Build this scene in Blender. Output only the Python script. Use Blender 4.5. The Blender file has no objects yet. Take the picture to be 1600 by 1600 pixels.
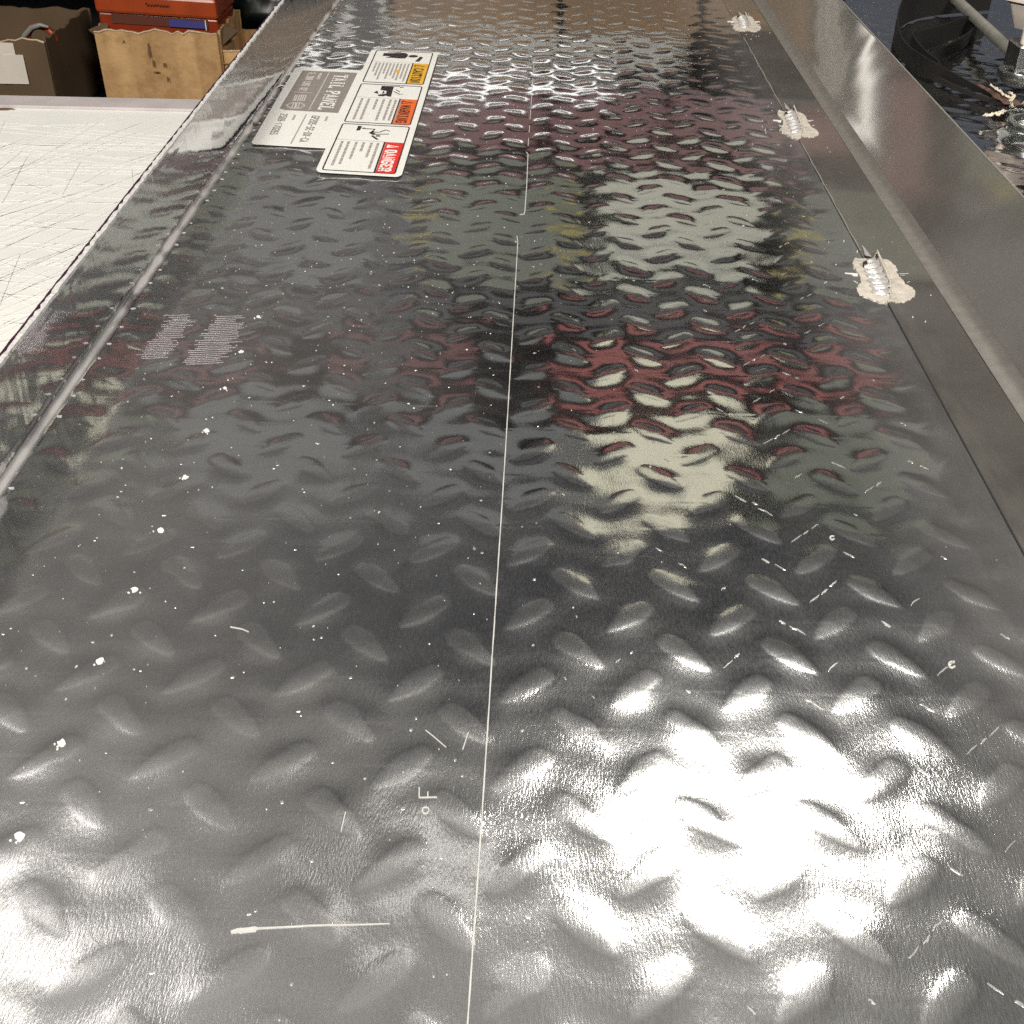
import bpy, bmesh, math, random
import numpy as np
from mathutils import Vector, Matrix

random.seed(7)
rng = np.random.default_rng(7)
scene = bpy.context.scene
C = scene.collection

# ---------------------------------------------------------------- camera
YAW, PITCH, ROLL, FPX = -0.019774, 0.614778, 0.015846, 1822.42
CAM_H = 0.30
cy_, sy_ = math.cos(YAW), math.sin(YAW); cp_, sp_ = math.cos(PITCH), math.sin(PITCH)
FWD = Vector((sy_ * cp_, cy_ * cp_, -sp_)); RT0 = Vector((cy_, -sy_, 0)); UP0 = RT0.cross(FWD)
RT = RT0 * math.cos(ROLL) + UP0 * math.sin(ROLL); UP = UP0 * math.cos(ROLL) - RT0 * math.sin(ROLL)
cam = bpy.data.cameras.new('camera'); cam_o = bpy.data.objects.new('camera', cam); C.objects.link(cam_o)
cam.sensor_width = 36; cam.lens = 36 * FPX / 1600; cam.clip_start = 0.01; cam.clip_end = 60
M = Matrix((RT, UP, -FWD)).transposed().to_4x4(); M.translation = Vector((0, 0, CAM_H)); cam_o.matrix_world = M
scene.camera = cam_o

# ---------------------------------------------------------------- world, exposure
w = bpy.data.worlds.new('World'); scene.world = w; w.use_nodes = True
w.node_tree.nodes['Background'].inputs[0].default_value = (0.85, 0.92, 1.0, 1)
w.node_tree.nodes['Background'].inputs[1].default_value = 0.045
scene.view_settings.view_transform = 'Standard'; scene.view_settings.look = 'None'
scene.view_settings.exposure = 0; scene.view_settings.gamma = 1
scene.render.engine = 'CYCLES'
scene.cycles.use_denoising = False
scene.cycles.max_bounces = 6; scene.cycles.glossy_bounces = 4; scene.cycles.diffuse_bounces = 3
scene.cycles.sample_clamp_indirect = 6; scene.cycles.caustics_reflective = False
scene.cycles.blur_glossy = 0.3

LAMP = 32.0

def px(x, y, z=0.0):
    """point of the horizontal plane at height z that the reading (x, y) of the survey falls on"""
    d = FWD + RT * ((x - 800) / FPX) - UP * ((y - 800) / FPX)
    t = (z - CAM_H) / d.z
    return Vector((d.x * t, d.y * t, z))

# ---------------------------------------------------------------- materials
def new_mat(name):
    m = bpy.data.materials.new(name); m.use_nodes = True
    return m, m.node_tree.nodes, m.node_tree.links, m.node_tree.nodes['Principled BSDF']

def simple(name, col, rough=0.5, metal=0.0, vary=0.0, scale=40, spec=0.5, bump=0.0, bscale=200, coat=0.0):
    m, n, l, b = new_mat(name)
    b.inputs['Base Color'].default_value = (*col, 1); b.inputs['Roughness'].default_value = rough
    b.inputs['Metallic'].default_value = metal; b.inputs['Specular IOR Level'].default_value = spec
    b.inputs['Coat Weight'].default_value = coat
    tc = n.new('ShaderNodeTexCoord')
    if vary:
        no = n.new('ShaderNodeTexNoise'); no.inputs['Scale'].default_value = scale; no.inputs['Detail'].default_value = 5
        l.new(tc.outputs['Object'], no.inputs['Vector'])
        mr = n.new('ShaderNodeMapRange'); mr.inputs['From Min'].default_value = 0.25; mr.inputs['From Max'].default_value = 0.75
        mr.inputs['To Min'].default_value = 1 - vary; mr.inputs['To Max'].default_value = 1 + vary * 0.6
        l.new(no.outputs['Fac'], mr.inputs['Value'])
        mx = n.new('ShaderNodeMix'); mx.data_type = 'RGBA'; mx.blend_type = 'MULTIPLY'; mx.inputs[0].default_value = 1
        mx.inputs[6].default_value = (*col, 1); l.new(mr.outputs[0], mx.inputs[7]); l.new(mx.outputs[2], b.inputs['Base Color'])
    if bump:
        nb = n.new('ShaderNodeTexNoise'); nb.inputs['Scale'].default_value = bscale; nb.inputs['Detail'].default_value = 3
        l.new(tc.outputs['Object'], nb.inputs['Vector'])
        bp = n.new('ShaderNodeBump'); bp.inputs['Distance'].default_value = bump; l.new(nb.outputs['Fac'], bp.inputs['Height'])
        l.new(bp.outputs[0], b.inputs['Normal'])
    return m

def emit(name, col, s):
    m, n, l, b = new_mat(name)
    b.inputs['Base Color'].default_value = (0.8, 0.8, 0.8, 1)
    b.inputs['Emission Color'].default_value = (*col, 1); b.inputs['Emission Strength'].default_value = s
    return m

def sheet_metal(name, col=(0.66, 0.655, 0.65), rough=0.12, lugs=False, haze_lo=0.06, haze_hi=0.17, grain=1.0, haze_rough=0.5, grit=1.0, flange=False):
    """mill finish aluminium: fine rolling grain along y, a clean lobe and a duller handled one"""
    m, n, l, b = new_mat(name)
    tc = n.new('ShaderNodeTexCoord')
    sep = n.new('ShaderNodeSeparateXYZ'); l.new(tc.outputs['Object'], sep.inputs[0])
    mp = n.new('ShaderNodeMapping'); mp.inputs['Scale'].default_value = (1500, 330, 1500)
    l.new(tc.outputs['Object'], mp.inputs['Vector'])
    g = n.new('ShaderNodeTexNoise'); g.inputs['Scale'].default_value = 1; g.inputs['Detail'].default_value = 3; g.inputs['Roughness'].default_value = 0.6
    l.new(mp.outputs[0], g.inputs['Vector'])
    mp2 = n.new('ShaderNodeMapping'); mp2.inputs['Scale'].default_value = (2600, 700, 2600)
    l.new(tc.outputs['Object'], mp2.inputs['Vector'])
    g2 = n.new('ShaderNodeTexNoise'); g2.inputs['Scale'].default_value = 1; g2.inputs['Detail'].default_value = 1
    l.new(mp2.outputs[0], g2.inputs['Vector'])
    # fine roughness counts for less the flatter the light strikes it
    lw = n.new('ShaderNodeLayerWeight'); lw.inputs['Blend'].default_value = 0.5
    gz = n.new('ShaderNodeMapRange'); gz.interpolation_type = 'SMOOTHSTEP'
    gz.inputs['From Min'].default_value = 0.56; gz.inputs['From Max'].default_value = 0.16
    l.new(lw.outputs['Facing'], gz.inputs['Value'])
    def scaled(lo):
        q = n.new('ShaderNodeMapRange'); q.inputs['To Min'].default_value = lo; q.inputs['To Max'].default_value = 1.0
        l.new(gz.outputs[0], q.inputs['Value']); return q.outputs[0]
    b1 = n.new('ShaderNodeBump'); b1.inputs['Distance'].default_value = 0.000022 * grain; l.new(scaled(0.32), b1.inputs['Strength'])
    l.new(g.outputs['Fac'], b1.inputs['Height'])
    b2 = n.new('ShaderNodeBump'); b2.inputs['Distance'].default_value = 0.000009 * grit; l.new(g2.outputs['Fac'], b2.inputs['Height']); l.new(scaled(0.2), b2.inputs['Strength'])
    l.new(b1.outputs[0], b2.inputs['Normal'])
    # smudges: slow noise and finer blotches
    s1 = n.new('ShaderNodeTexNoise'); s1.inputs['Scale'].default_value = 9; s1.inputs['Detail'].default_value = 6; s1.inputs['Roughness'].default_value = 0.62
    l.new(tc.outputs['Object'], s1.inputs['Vector'])
    hz = n.new('ShaderNodeMapRange'); hz.inputs['From Min'].default_value = 0.35; hz.inputs['From Max'].default_value = 0.68
    hz.inputs['To Min'].default_value = haze_lo; hz.inputs['To Max'].default_value = haze_hi
    l.new(s1.outputs['Fac'], hz.inputs['Value'])
    haze = hz.outputs[0]
    gm = n.new('ShaderNodeMapRange'); gm.inputs['From Min'].default_value = 0.3; gm.inputs['From Max'].default_value = 0.7
    gm.inputs['To Min'].default_value = -0.5; gm.inputs['To Max'].default_value = 0.5; gm.clamp = False
    l.new(g.outputs['Fac'], gm.inputs['Value'])
    def math_(op, a, c, clamp=False):
        q = n.new('ShaderNodeMath'); q.operation = op; q.use_clamp = clamp
        for i, v in enumerate((a, c)):
            if isinstance(v, (int, float)): q.inputs[i].default_value = v
            else: l.new(v, q.inputs[i])
        return q.outputs[0]
    ro = n.new('ShaderNodeMapRange'); ro.inputs['From Min'].default_value = 0.3; ro.inputs['From Max'].default_value = 0.7
    ro.inputs['To Min'].default_value = rough * 0.8; ro.inputs['To Max'].default_value = rough * 1.25
    l.new(s1.outputs['Fac'], ro.inputs['Value'])
    rough_s = ro.outputs[0]
    haze = math_('ADD', haze, math_('MULTIPLY', gm.outputs[0], 0.13 * min(1, grain)), True)
    if lugs:
        # dusty film on the left third; its near growth paints in lamp haze
        fx = n.new('ShaderNodeMapRange'); fx.interpolation_type = 'SMOOTHSTEP'
        fx.inputs['From Min'].default_value = 0.03; fx.inputs['From Max'].default_value = -0.18
        fx.inputs['To Min'].default_value = 0.0; fx.inputs['To Max'].default_value = 0.16
        l.new(sep.outputs['X'], fx.inputs['Value'])
        onwall = math_('GREATER_THAN', sep.outputs['X'], -0.2365)
        fy = n.new('ShaderNodeMapRange'); fy.interpolation_type = 'SMOOTHSTEP'
        fy.inputs['From Min'].default_value = -0.05; fy.inputs['From Max'].default_value = -0.60; fy.inputs['To Min'].default_value = 0.75; fy.inputs['To Max'].default_value = 2.1
        l.new(sep.outputs['Y'], fy.inputs['Value'])
        rx = n.new('ShaderNodeMapRange'); rx.interpolation_type = 'SMOOTHSTEP'
        rx.inputs['From Min'].default_value = 0.135; rx.inputs['From Max'].default_value = 0.205; rx.inputs['To Max'].default_value = 0.13
        l.new(sep.outputs['X'], rx.inputs['Value'])
        fx2 = math_('ADD', rx.outputs[0], math_('ADD', math_('MULTIPLY', fx.outputs[0], fy.outputs[0]), math_('MULTIPLY', math_('SUBTRACT', fy.outputs[0], 0.75, True), 0.09)))
        film = math_('MULTIPLY', fx2, onwall)
        haze = math_('ADD', haze, film, True)
        at = n.new('ShaderNodeAttribute'); at.attribute_name = 'lug'
        ab = n.new('ShaderNodeAttribute'); ab.attribute_name = 'bend'
        haze = math_('ADD', haze, math_('MULTIPLY', ab.outputs['Fac'], 0.55), True)
        haze = math_('ADD', haze, math_('MULTIPLY', at.outputs['Fac'], 0.12), True)
        rough_s = math_('ADD', rough_s, math_('MULTIPLY', at.outputs['Fac'], 0.05))
        rough_s = math_('ADD', rough_s, math_('MULTIPLY', film, 0.3))
    if lugs or flange:
        # rubbed and smoked metal along the welded seam
        sd = math_('ABSOLUTE', math_('SUBTRACT', sep.outputs['X'], 0.2145), 0)
        sm = n.new('ShaderNodeMapRange'); sm.interpolation_type = 'SMOOTHSTEP'; sm.inputs['From Min'].default_value = 0.020; sm.inputs['From Max'].default_value = 0.0
        l.new(sd, sm.inputs['Value'])
        mp3 = n.new('ShaderNodeMapping'); mp3.inputs['Scale'].default_value = (130, 30, 100); l.new(tc.outputs['Object'], mp3.inputs['Vector'])
        n3 = n.new('ShaderNodeTexNoise'); n3.inputs['Scale'].default_value = 1; n3.inputs['Detail'].default_value = 6; l.new(mp3.outputs[0], n3.inputs['Vector'])
        n3r = n.new('ShaderNodeMapRange'); n3r.inputs['From Min'].default_value = 0.4; n3r.inputs['From Max'].default_value = 0.72; l.new(n3.outputs['Fac'], n3r.inputs['Value'])
        yr_ = n.new('ShaderNodeMapRange'); yr_.inputs['From Min'].default_value = -0.2; yr_.inputs['From Max'].default_value = 0.15; l.new(sep.outputs['Y'], yr_.inputs['Value'])
        haze = math_('ADD', haze, math_('MULTIPLY', math_('MULTIPLY', math_('MULTIPLY', sm.outputs[0], n3r.outputs[0]), yr_.outputs[0]), 0.5), True)
    if flange:
        fr = n.new('ShaderNodeMapRange'); fr.interpolation_type = 'SMOOTHSTEP'; fr.inputs['From Min'].default_value = 0.244; fr.inputs['From Max'].default_value = 0.262
        fr.inputs['To Max'].default_value = 1.0; l.new(sep.outputs['X'], fr.inputs['Value'])
        haze = math_('ADD', haze, math_('MULTIPLY', fr.outputs[0], 0.08), True)
        rough_s = math_('ADD', rough_s, math_('MULTIPLY', fr.outputs[0], 0.05))
    haze = math_('MULTIPLY', haze, scaled(0.30)); rough_s = math_('MULTIPLY', rough_s, scaled(0.5))
    for k, v in (('Base Color', (*col, 1)), ('Metallic', 1.0)):
        b.inputs[k].default_value = v
    l.new(rough_s, b.inputs['Roughness']); l.new(b2.outputs[0], b.inputs['Normal'])
    d = n.new('ShaderNodeBsdfPrincipled'); d.inputs['Base Color'].default_value = (col[0] * 0.92, col[1] * 0.91, col[2] * 0.9, 1)
    d.inputs['Metallic'].default_value = 0.85; d.inputs['Roughness'].default_value = haze_rough
    l.new(b1.outputs[0], d.inputs['Normal'])
    mx = n.new('ShaderNodeMixShader'); l.new(haze, mx.inputs[0]); l.new(b.outputs[0], mx.inputs[1]); l.new(d.outputs[0], mx.inputs[2])
    out = mx.outputs[0]
    if flange:
        ab = None; film = math_('ADD', math_('MULTIPLY', fr.outputs[0], 0.05), 0.15)
    if lugs or flange:
        dd = n.new('ShaderNodeBsdfPrincipled'); dd.inputs['Base Color'].default_value = (0.66, 0.635, 0.625, 1) if lugs else (0.50, 0.475, 0.43, 1); dd.inputs['Roughness'].default_value = 0.75
        m2 = n.new('ShaderNodeMixShader')
        fd = math_('ADD', math_('MULTIPLY', film, 0.75), math_('MULTIPLY', ab.outputs['Fac'], 0.95)) if lugs else film
        fd = math_('MULTIPLY', fd, math_('ADD', math_('MULTIPLY', s1.outputs['Fac'], 1.1), 0.45), True)
        l.new(fd, m2.inputs[0]); l.new(out, m2.inputs[1]); l.new(dd.outputs[0], m2.inputs[2]); out = m2.outputs[0]
    l.new(out, n['Material Output'].inputs['Surface'])
    return m

MT = sheet_metal('tread_aluminium', col=(0.725, 0.735, 0.75), rough=0.125, lugs=True, haze_rough=0.36, haze_lo=0.10, haze_hi=0.24, grain=2.3, grit=1.4)
MF = sheet_metal('flange_aluminium', col=(0.56, 0.535, 0.50), rough=0.12, haze_lo=0.16, haze_hi=0.30, grain=0.9, grit=0.6, haze_rough=0.42, flange=True)
MP = sheet_metal('second_plate_aluminium', rough=0.13, haze_lo=0.08, haze_hi=0.22, grain=0.4, grit=0.5)
M_CUT = simple('cut_metal_edge', (0.86, 0.85, 0.83), 0.5, 0.2, vary=0.35, scale=500)
M_MARK = simple('polished_wear', (0.92, 0.91, 0.87), 0.4, 0.0, vary=0.1, scale=600)
M_WEAR = simple('burnished_wear', (0.74, 0.73, 0.71), 0.38, 0.8, vary=0.25, scale=500)
M_SCRIBE = simple('scribed_groove', (0.72, 0.71, 0.68), 0.45, 0.15, vary=0.1, scale=300)
M_SEAM = simple('dark_seam', (0.05, 0.05, 0.05), 0.5)
M_GLINTDUST = simple('pale_glint_dust', (0.60, 0.59, 0.56), 0.7)
M_HALO = simple('weld_etching', (0.80, 0.74, 0.65), 0.55, 0.25, vary=0.3, scale=150, bump=0.0004, bscale=700)
M_BEAD = simple('weld_bead_metal', (0.86, 0.84, 0.83), 0.42, 0.6, vary=0.2, scale=400)
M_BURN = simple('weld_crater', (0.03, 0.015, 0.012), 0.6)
M_PAPER = simple('white_vinyl', (0.95, 0.94, 0.90), 0.42, vary=0.03, scale=30)
M_GREY = simple('printed_grey', (0.31, 0.275, 0.255), 0.4)
M_BLACK = simple('printed_black', (0.02, 0.012, 0.014), 0.4)
M_PGREY = simple('printed_text_grey', (0.36, 0.325, 0.31), 0.5)
M_LINE = simple('printed_thin_line', (0.42, 0.39, 0.37), 0.5)
M_YEL = simple('printed_yellow', (0.90, 0.49, 0.03), 0.4)
M_ORG = simple('printed_orange', (0.90, 0.17, 0.03), 0.4)
M_RED = simple('printed_red', (0.80, 0.035, 0.025), 0.4)
M_TABLE = simple('white_worktop', (0.82, 0.82, 0.785), 0.45, vary=0.07, scale=14, bump=0.0002, bscale=60)
M_TRIM = simple('worktop_edge', (0.52, 0.47, 0.47), 0.5, vary=0.15, scale=30)
M_CUTLINE = simple('knife_score', (0.64, 0.64, 0.61), 0.6)
M_LEG = simple('grey_steel', (0.12, 0.12, 0.125), 0.5, 0.4)
def card(name, c1, c2):
    m, n, l, b = new_mat(name); tc = n.new('ShaderNodeTexCoord'); mp = n.new('ShaderNodeMapping'); mp.inputs['Scale'].default_value = (26, 26, 1.2)
    l.new(tc.outputs['Object'], mp.inputs['Vector']); a = n.new('ShaderNodeTexNoise'); a.inputs['Scale'].default_value = 1; a.inputs['Detail'].default_value = 1; l.new(mp.outputs[0], a.inputs['Vector'])
    q = n.new('ShaderNodeTexNoise'); q.inputs['Scale'].default_value = 34; q.inputs['Detail'].default_value = 8; q.inputs['Roughness'].default_value = 0.7; l.new(tc.outputs['Object'], q.inputs['Vector'])
    r1 = n.new('ShaderNodeMapRange'); r1.inputs['From Min'].default_value = 0.46; r1.inputs['From Max'].default_value = 0.54; l.new(a.outputs['Fac'], r1.inputs['Value'])
    r2 = n.new('ShaderNodeMapRange'); r2.inputs['From Min'].default_value = 0.42; r2.inputs['From Max'].default_value = 0.75; l.new(q.outputs['Fac'], r2.inputs['Value'])
    ad = n.new('ShaderNodeMath'); ad.operation = 'MULTIPLY_ADD'; l.new(r1.outputs[0], ad.inputs[0]); ad.inputs[1].default_value = 0.45; l.new(r2.outputs[0], ad.inputs[2]); ad.use_clamp = True
    mx = n.new('ShaderNodeMix'); mx.data_type = 'RGBA'; l.new(ad.outputs[0], mx.inputs[0]); mx.inputs[6].default_value = (*c1, 1); mx.inputs[7].default_value = (*c2, 1)
    l.new(mx.outputs[2], b.inputs['Base Color']); b.inputs['Roughness'].default_value = 0.8
    bp = n.new('ShaderNodeBump'); bp.inputs['Distance'].default_value = 0.002; l.new(q.outputs['Fac'], bp.inputs['Height']); l.new(bp.outputs[0], b.inputs['Normal'])
    return m
M_CARD = card('cardboard', (0.62, 0.385, 0.18), (0.39, 0.22, 0.09))
M_CARDR = simple('brown_carton', (0.21, 0.14, 0.085), 0.8, vary=0.2, scale=9)
M_CARD2 = simple('shaded_dark_cardboard', (0.115, 0.072, 0.038), 0.8, vary=0.25, scale=12)  # left box: partly its own brown, partly shade put into the colour
M_CARDE = simple('cardboard_edge', (0.62, 0.46, 0.30), 0.8, vary=0.3, scale=300)
M_CARDB = simple('cardboard_band', (0.355, 0.20, 0.082), 0.8, vary=0.2, scale=20)
M_STAIN = simple('cardboard_stain', (0.14, 0.085, 0.045), 0.85, vary=0.3, scale=60)
M_TAPE = simple('white_tape', (0.72, 0.66, 0.58), 0.5, vary=0.1, scale=20)
M_ORANGE = simple('orange_plastic', (0.36, 0.058, 0.014), 0.3, vary=0.2, scale=30)
M_ORANGED = simple('shaded_orange_plastic', (0.24, 0.03, 0.008), 0.3, vary=0.2, scale=30)  # darker copy of the orange, the tray's shade put into its colour
M_BLUE = simple('dark_blue_print', (0.05, 0.05, 0.2), 0.4)
M_STEEL = simple('bright_steel', (0.62, 0.62, 0.6), 0.28, 1.0, vary=0.15, scale=90)
M_ZINC = simple('zinc_plate', (0.60, 0.63, 0.61), 0.24, 0.95, vary=0.2, scale=80, bump=0.0002, bscale=300)
M_CUP = simple('pinkish_plastic', (0.93, 0.81, 0.73), 0.3)
M_PURPLE = simple('dark_purple', (0.05, 0.015, 0.035), 0.35)
M_WEB = simple('black_webbing', (0.006, 0.0045, 0.004), 0.9, vary=0.3, scale=250, bump=0.0005, bscale=900)
M_WEBE = simple('webbing_selvedge', (0.02, 0.016, 0.015), 0.8)
M_FILM = simple('brown_film', (0.16, 0.095, 0.075), 0.25, vary=0.3, scale=40)
M_FRAY = simple('cream_torn_paper', (0.93, 0.80, 0.62), 0.5, vary=0.15, scale=200)
M_RACK = simple('rack_steel_dark', (0.015, 0.016, 0.022), 0.55)
M_DARK = simple('dark_blue_grey', (0.012, 0.019, 0.036), 0.8, vary=0.3, scale=3)
M_BINR = simple('red_plastic', (0.095, 0.007, 0.010), 0.45, vary=0.15, scale=8)
M_BINO = simple('orange_red_plastic', (0.23, 0.030, 0.028), 0.45)
M_PALE = simple('pale_carton', (0.46, 0.47, 0.40), 0.7, vary=0.15, scale=6)
M_CREAM = simple('cream_carton', (0.72, 0.71, 0.56), 0.7, vary=0.15, scale=6)
M_OLIVE = simple('olive_grey_plastic', (0.115, 0.13, 0.10), 0.6, vary=0.3, scale=6)
M_SLATE = simple('slate_plastic', (0.10, 0.108, 0.115), 0.6, vary=0.3, scale=6)
M_YELP = simple('yellow_plastic', (0.30, 0.25, 0.03), 0.5)
M_SHEETW = simple('white_board', (0.70, 0.69, 0.66), 0.6)
M_FLOOR = simple('shop_floor', (0.10, 0.10, 0.10), 0.6, vary=0.3, scale=2)
M_CEIL = simple('pale_ceiling', (0.70, 0.69, 0.67), 0.9, vary=0.15, scale=2)
M_LAMPM = emit('lamp_diffuser', (1.0, 0.955, 0.87), LAMP)

# ---------------------------------------------------------------- helpers
def tag(o, label=None, cat=None, group=None, kind=None):
    if label: o['label'] = label
    if cat: o['category'] = cat
    if group: o['group'] = group
    if kind: o['kind'] = kind
    return o

def empty(name, loc, label, cat, group=None, rz=0):
    o = bpy.data.objects.new(name, None); C.objects.link(o); o.location = loc; o.rotation_euler = (0, 0, rz)
    o.empty_display_size = 0.05
    return tag(o, label, cat, group)

def link(name, me, mat, parent=None, smooth=False, kind=None):
    if mat is not None: me.materials.append(mat)
    if smooth: me.polygons.foreach_set('use_smooth', [True] * len(me.polygons))
    o = bpy.data.objects.new(name, me); C.objects.link(o)
    if parent is not None:
        o.parent = parent
        # things and parts are authored in world metres: undo the parents' placement
        p = parent; mat_w = Matrix.Identity(4)
        chain = []
        while p is not None: chain.append(p); p = p.parent
        for p in reversed(chain): mat_w = mat_w @ p.matrix_parent_inverse @ p.matrix_basis
        o.matrix_parent_inverse = mat_w.inverted()
    if kind: o['kind'] = kind
    return o

def mesh(name, verts, faces):
    me = bpy.data.meshes.new(name); me.from_pydata([tuple(v) for v in verts], [], faces); me.update()
    return me

class MB:
    def __init__(s): s.v = []; s.f = []
    def add(s, vs, fs):
        k = len(s.v); s.v += [tuple(v) for v in vs]; s.f += [tuple(i + k for i in f) for f in fs]; return s
    def box(s, x0, x1, y0, y1, z0, z1, taper=0.0):
        t = taper
        return s.add([(x0 + t, y0 + t, z0), (x1 - t, y0 + t, z0), (x1 - t, y1 - t, z0), (x0 + t, y1 - t, z0), (x0, y0, z1), (x1, y0, z1), (x1, y1, z1), (x0, y1, z1)],
                     [(3, 2, 1, 0), (4, 5, 6, 7), (0, 1, 5, 4), (1, 2, 6, 5), (2, 3, 7, 6), (3, 0, 4, 7)])
    def slab(s, pts, z0, z1):
        """prism over a polygon of the horizontal plane"""
        n = len(pts)
        area = sum(pts[i][0] * pts[(i + 1) % n][1] - pts[(i + 1) % n][0] * pts[i][1] for i in range(n))
        if area < 0: pts = list(reversed(pts))
        vs = [(p[0], p[1], z0) for p in pts] + [(p[0], p[1], z1) for p in pts]
        return s.add(vs, [tuple(range(n - 1, -1, -1)), tuple(range(n, 2 * n))] + [(i, (i + 1) % n, n + (i + 1) % n, n + i) for i in range(n)])
    def strip(s, pts, wd, z0, z1, taper=False):
        """a flat line of width wd along pts (x, y)"""
        P = [Vector((p[0], p[1])) for p in pts]; L = []; R_ = []
        for i, p in enumerate(P):
            a = P[max(i - 1, 0)]; b = P[min(i + 1, len(P) - 1)]; d = (b - a).normalized(); nn = Vector((-d.y, d.x))
            ww = wd[i] if isinstance(wd, (list, tuple)) else wd
            L.append(p + nn * ww / 2); R_.append(p - nn * ww / 2)
        n = len(P); vs = []
        for q in (L, R_):
            vs += [(p.x, p.y, z0) for p in q] + [(p.x, p.y, z1) for p in q]
        fs = []
        for i in range(n - 1):
            fs += [(n + i, n + i + 1, i + 1, i), (2 * n + i, 2 * n + i + 1, 3 * n + i + 1, 3 * n + i), (3 * n + i, 3 * n + i + 1, n + i + 1, n + i)]
        fs += [(0, 2 * n, 3 * n, n), (n - 1, 2 * n - 1, 4 * n - 1, 3 * n - 1)]
        return s.add(vs, fs)
    def tube(s, pts, r, seg=12, cap=True, squash=1.0):
        P = [Vector(p) for p in pts]; k0 = len(s.v); n = len(P); up = Vector((0, 0, 1))
        for i, p in enumerate(P):
            t = (P[min(i + 1, n - 1)] - P[max(i - 1, 0)]).normalized()
            a = t.cross(up); a = a.normalized() if a.length > 1e-4 else Vector((1, 0, 0)); b = a.cross(t)
            rr = r[i] if isinstance(r, (list, tuple)) else r
            for j in range(seg):
                q = 2 * math.pi * j / seg; s.v.append(tuple(p + a * math.cos(q) * rr + b * math.sin(q) * rr * squash))
        for i in range(n - 1):
            for j in range(seg):
                a0 = k0 + i * seg + j; a1 = k0 + i * seg + (j + 1) % seg
                s.f.append((a0, a0 + seg, a1 + seg, a1))
        if cap:
            s.f.append(tuple(range(k0, k0 + seg))); s.f.append(tuple(reversed(range(k0 + (n - 1) * seg, k0 + n * seg))))
        return s
    def build(s, name, mat, parent=None, smooth=False, kind=None, bevel=0.0):
        me = mesh(name, s.v, s.f)
        o = link(name, me, mat, parent, smooth, kind)
        if bevel:
            bv = o.modifiers.new('bevel', 'BEVEL'); bv.width = bevel; bv.segments = 2; bv.limit_method = 'ANGLE'
        if smooth:
            es = o.modifiers.new('split', 'EDGE_SPLIT'); es.split_angle = math.radians(40)
        return o

def grid_mesh(name, X, Y, Z, attr=None, bend=None):
    ny, nx = X.shape; n = nx * ny
    co = np.empty((n, 3), np.float32); co[:, 0] = X.ravel(); co[:, 1] = Y.ravel(); co[:, 2] = Z.ravel()
    i = np.arange(n).reshape(ny, nx)
    q = np.stack([i[:-1, :-1], i[:-1, 1:], i[1:, 1:], i[1:, :-1]], -1).reshape(-1, 4).astype(np.int32)
    me = bpy.data.meshes.new(name); me.vertices.add(n); me.vertices.foreach_set('co', co.ravel())
    me.loops.add(q.size); me.loops.foreach_set('vertex_index', q.ravel())
    me.polygons.add(len(q)); me.polygons.foreach_set('loop_start', np.arange(0, q.size, 4, dtype=np.int32))
    me.polygons.foreach_set('use_smooth', np.ones(len(q), bool))
    me.update(calc_edges=True)
    if attr is not None:
        a = me.attributes.new('lug', 'FLOAT', 'POINT'); a.data.foreach_set('value', attr.ravel().astype(np.float32))
    if bend is not None:
        a = me.attributes.new('bend', 'FLOAT', 'POINT'); a.data.foreach_set('value', bend.ravel().astype(np.float32))
    me.validate()
    return me

# ---------------------------------------------------------------- tread relief
A = 0.040464; X0 = -0.00094; Y0 = 0.39420
_rh = np.random.default_rng(3).uniform(0.8, 1.2, (400, 400)); _rj = np.random.default_rng(4).normal(0, 1, (400, 400, 3))

def value_noise(x, y, scale, seed):
    r = np.random.default_rng(seed).normal(0, 1, (256, 256))
    u = x / scale + 60.37; v = y / scale + 40.11
    iu = np.floor(u).astype(int); iv = np.floor(v).astype(int); fu = u - iu; fv = v - iv
    fu = fu * fu * fu * (fu * (fu * 6 - 15) + 10); fv = fv * fv * fv * (fv * (fv * 6 - 15) + 10)
    g = lambda a, b: r[a % 256, b % 256]
    return (g(iu, iv) * (1 - fu) + g(iu + 1, iv) * fu) * (1 - fv) + (g(iu, iv + 1) * (1 - fu) + g(iu + 1, iv + 1) * fu) * fv

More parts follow.
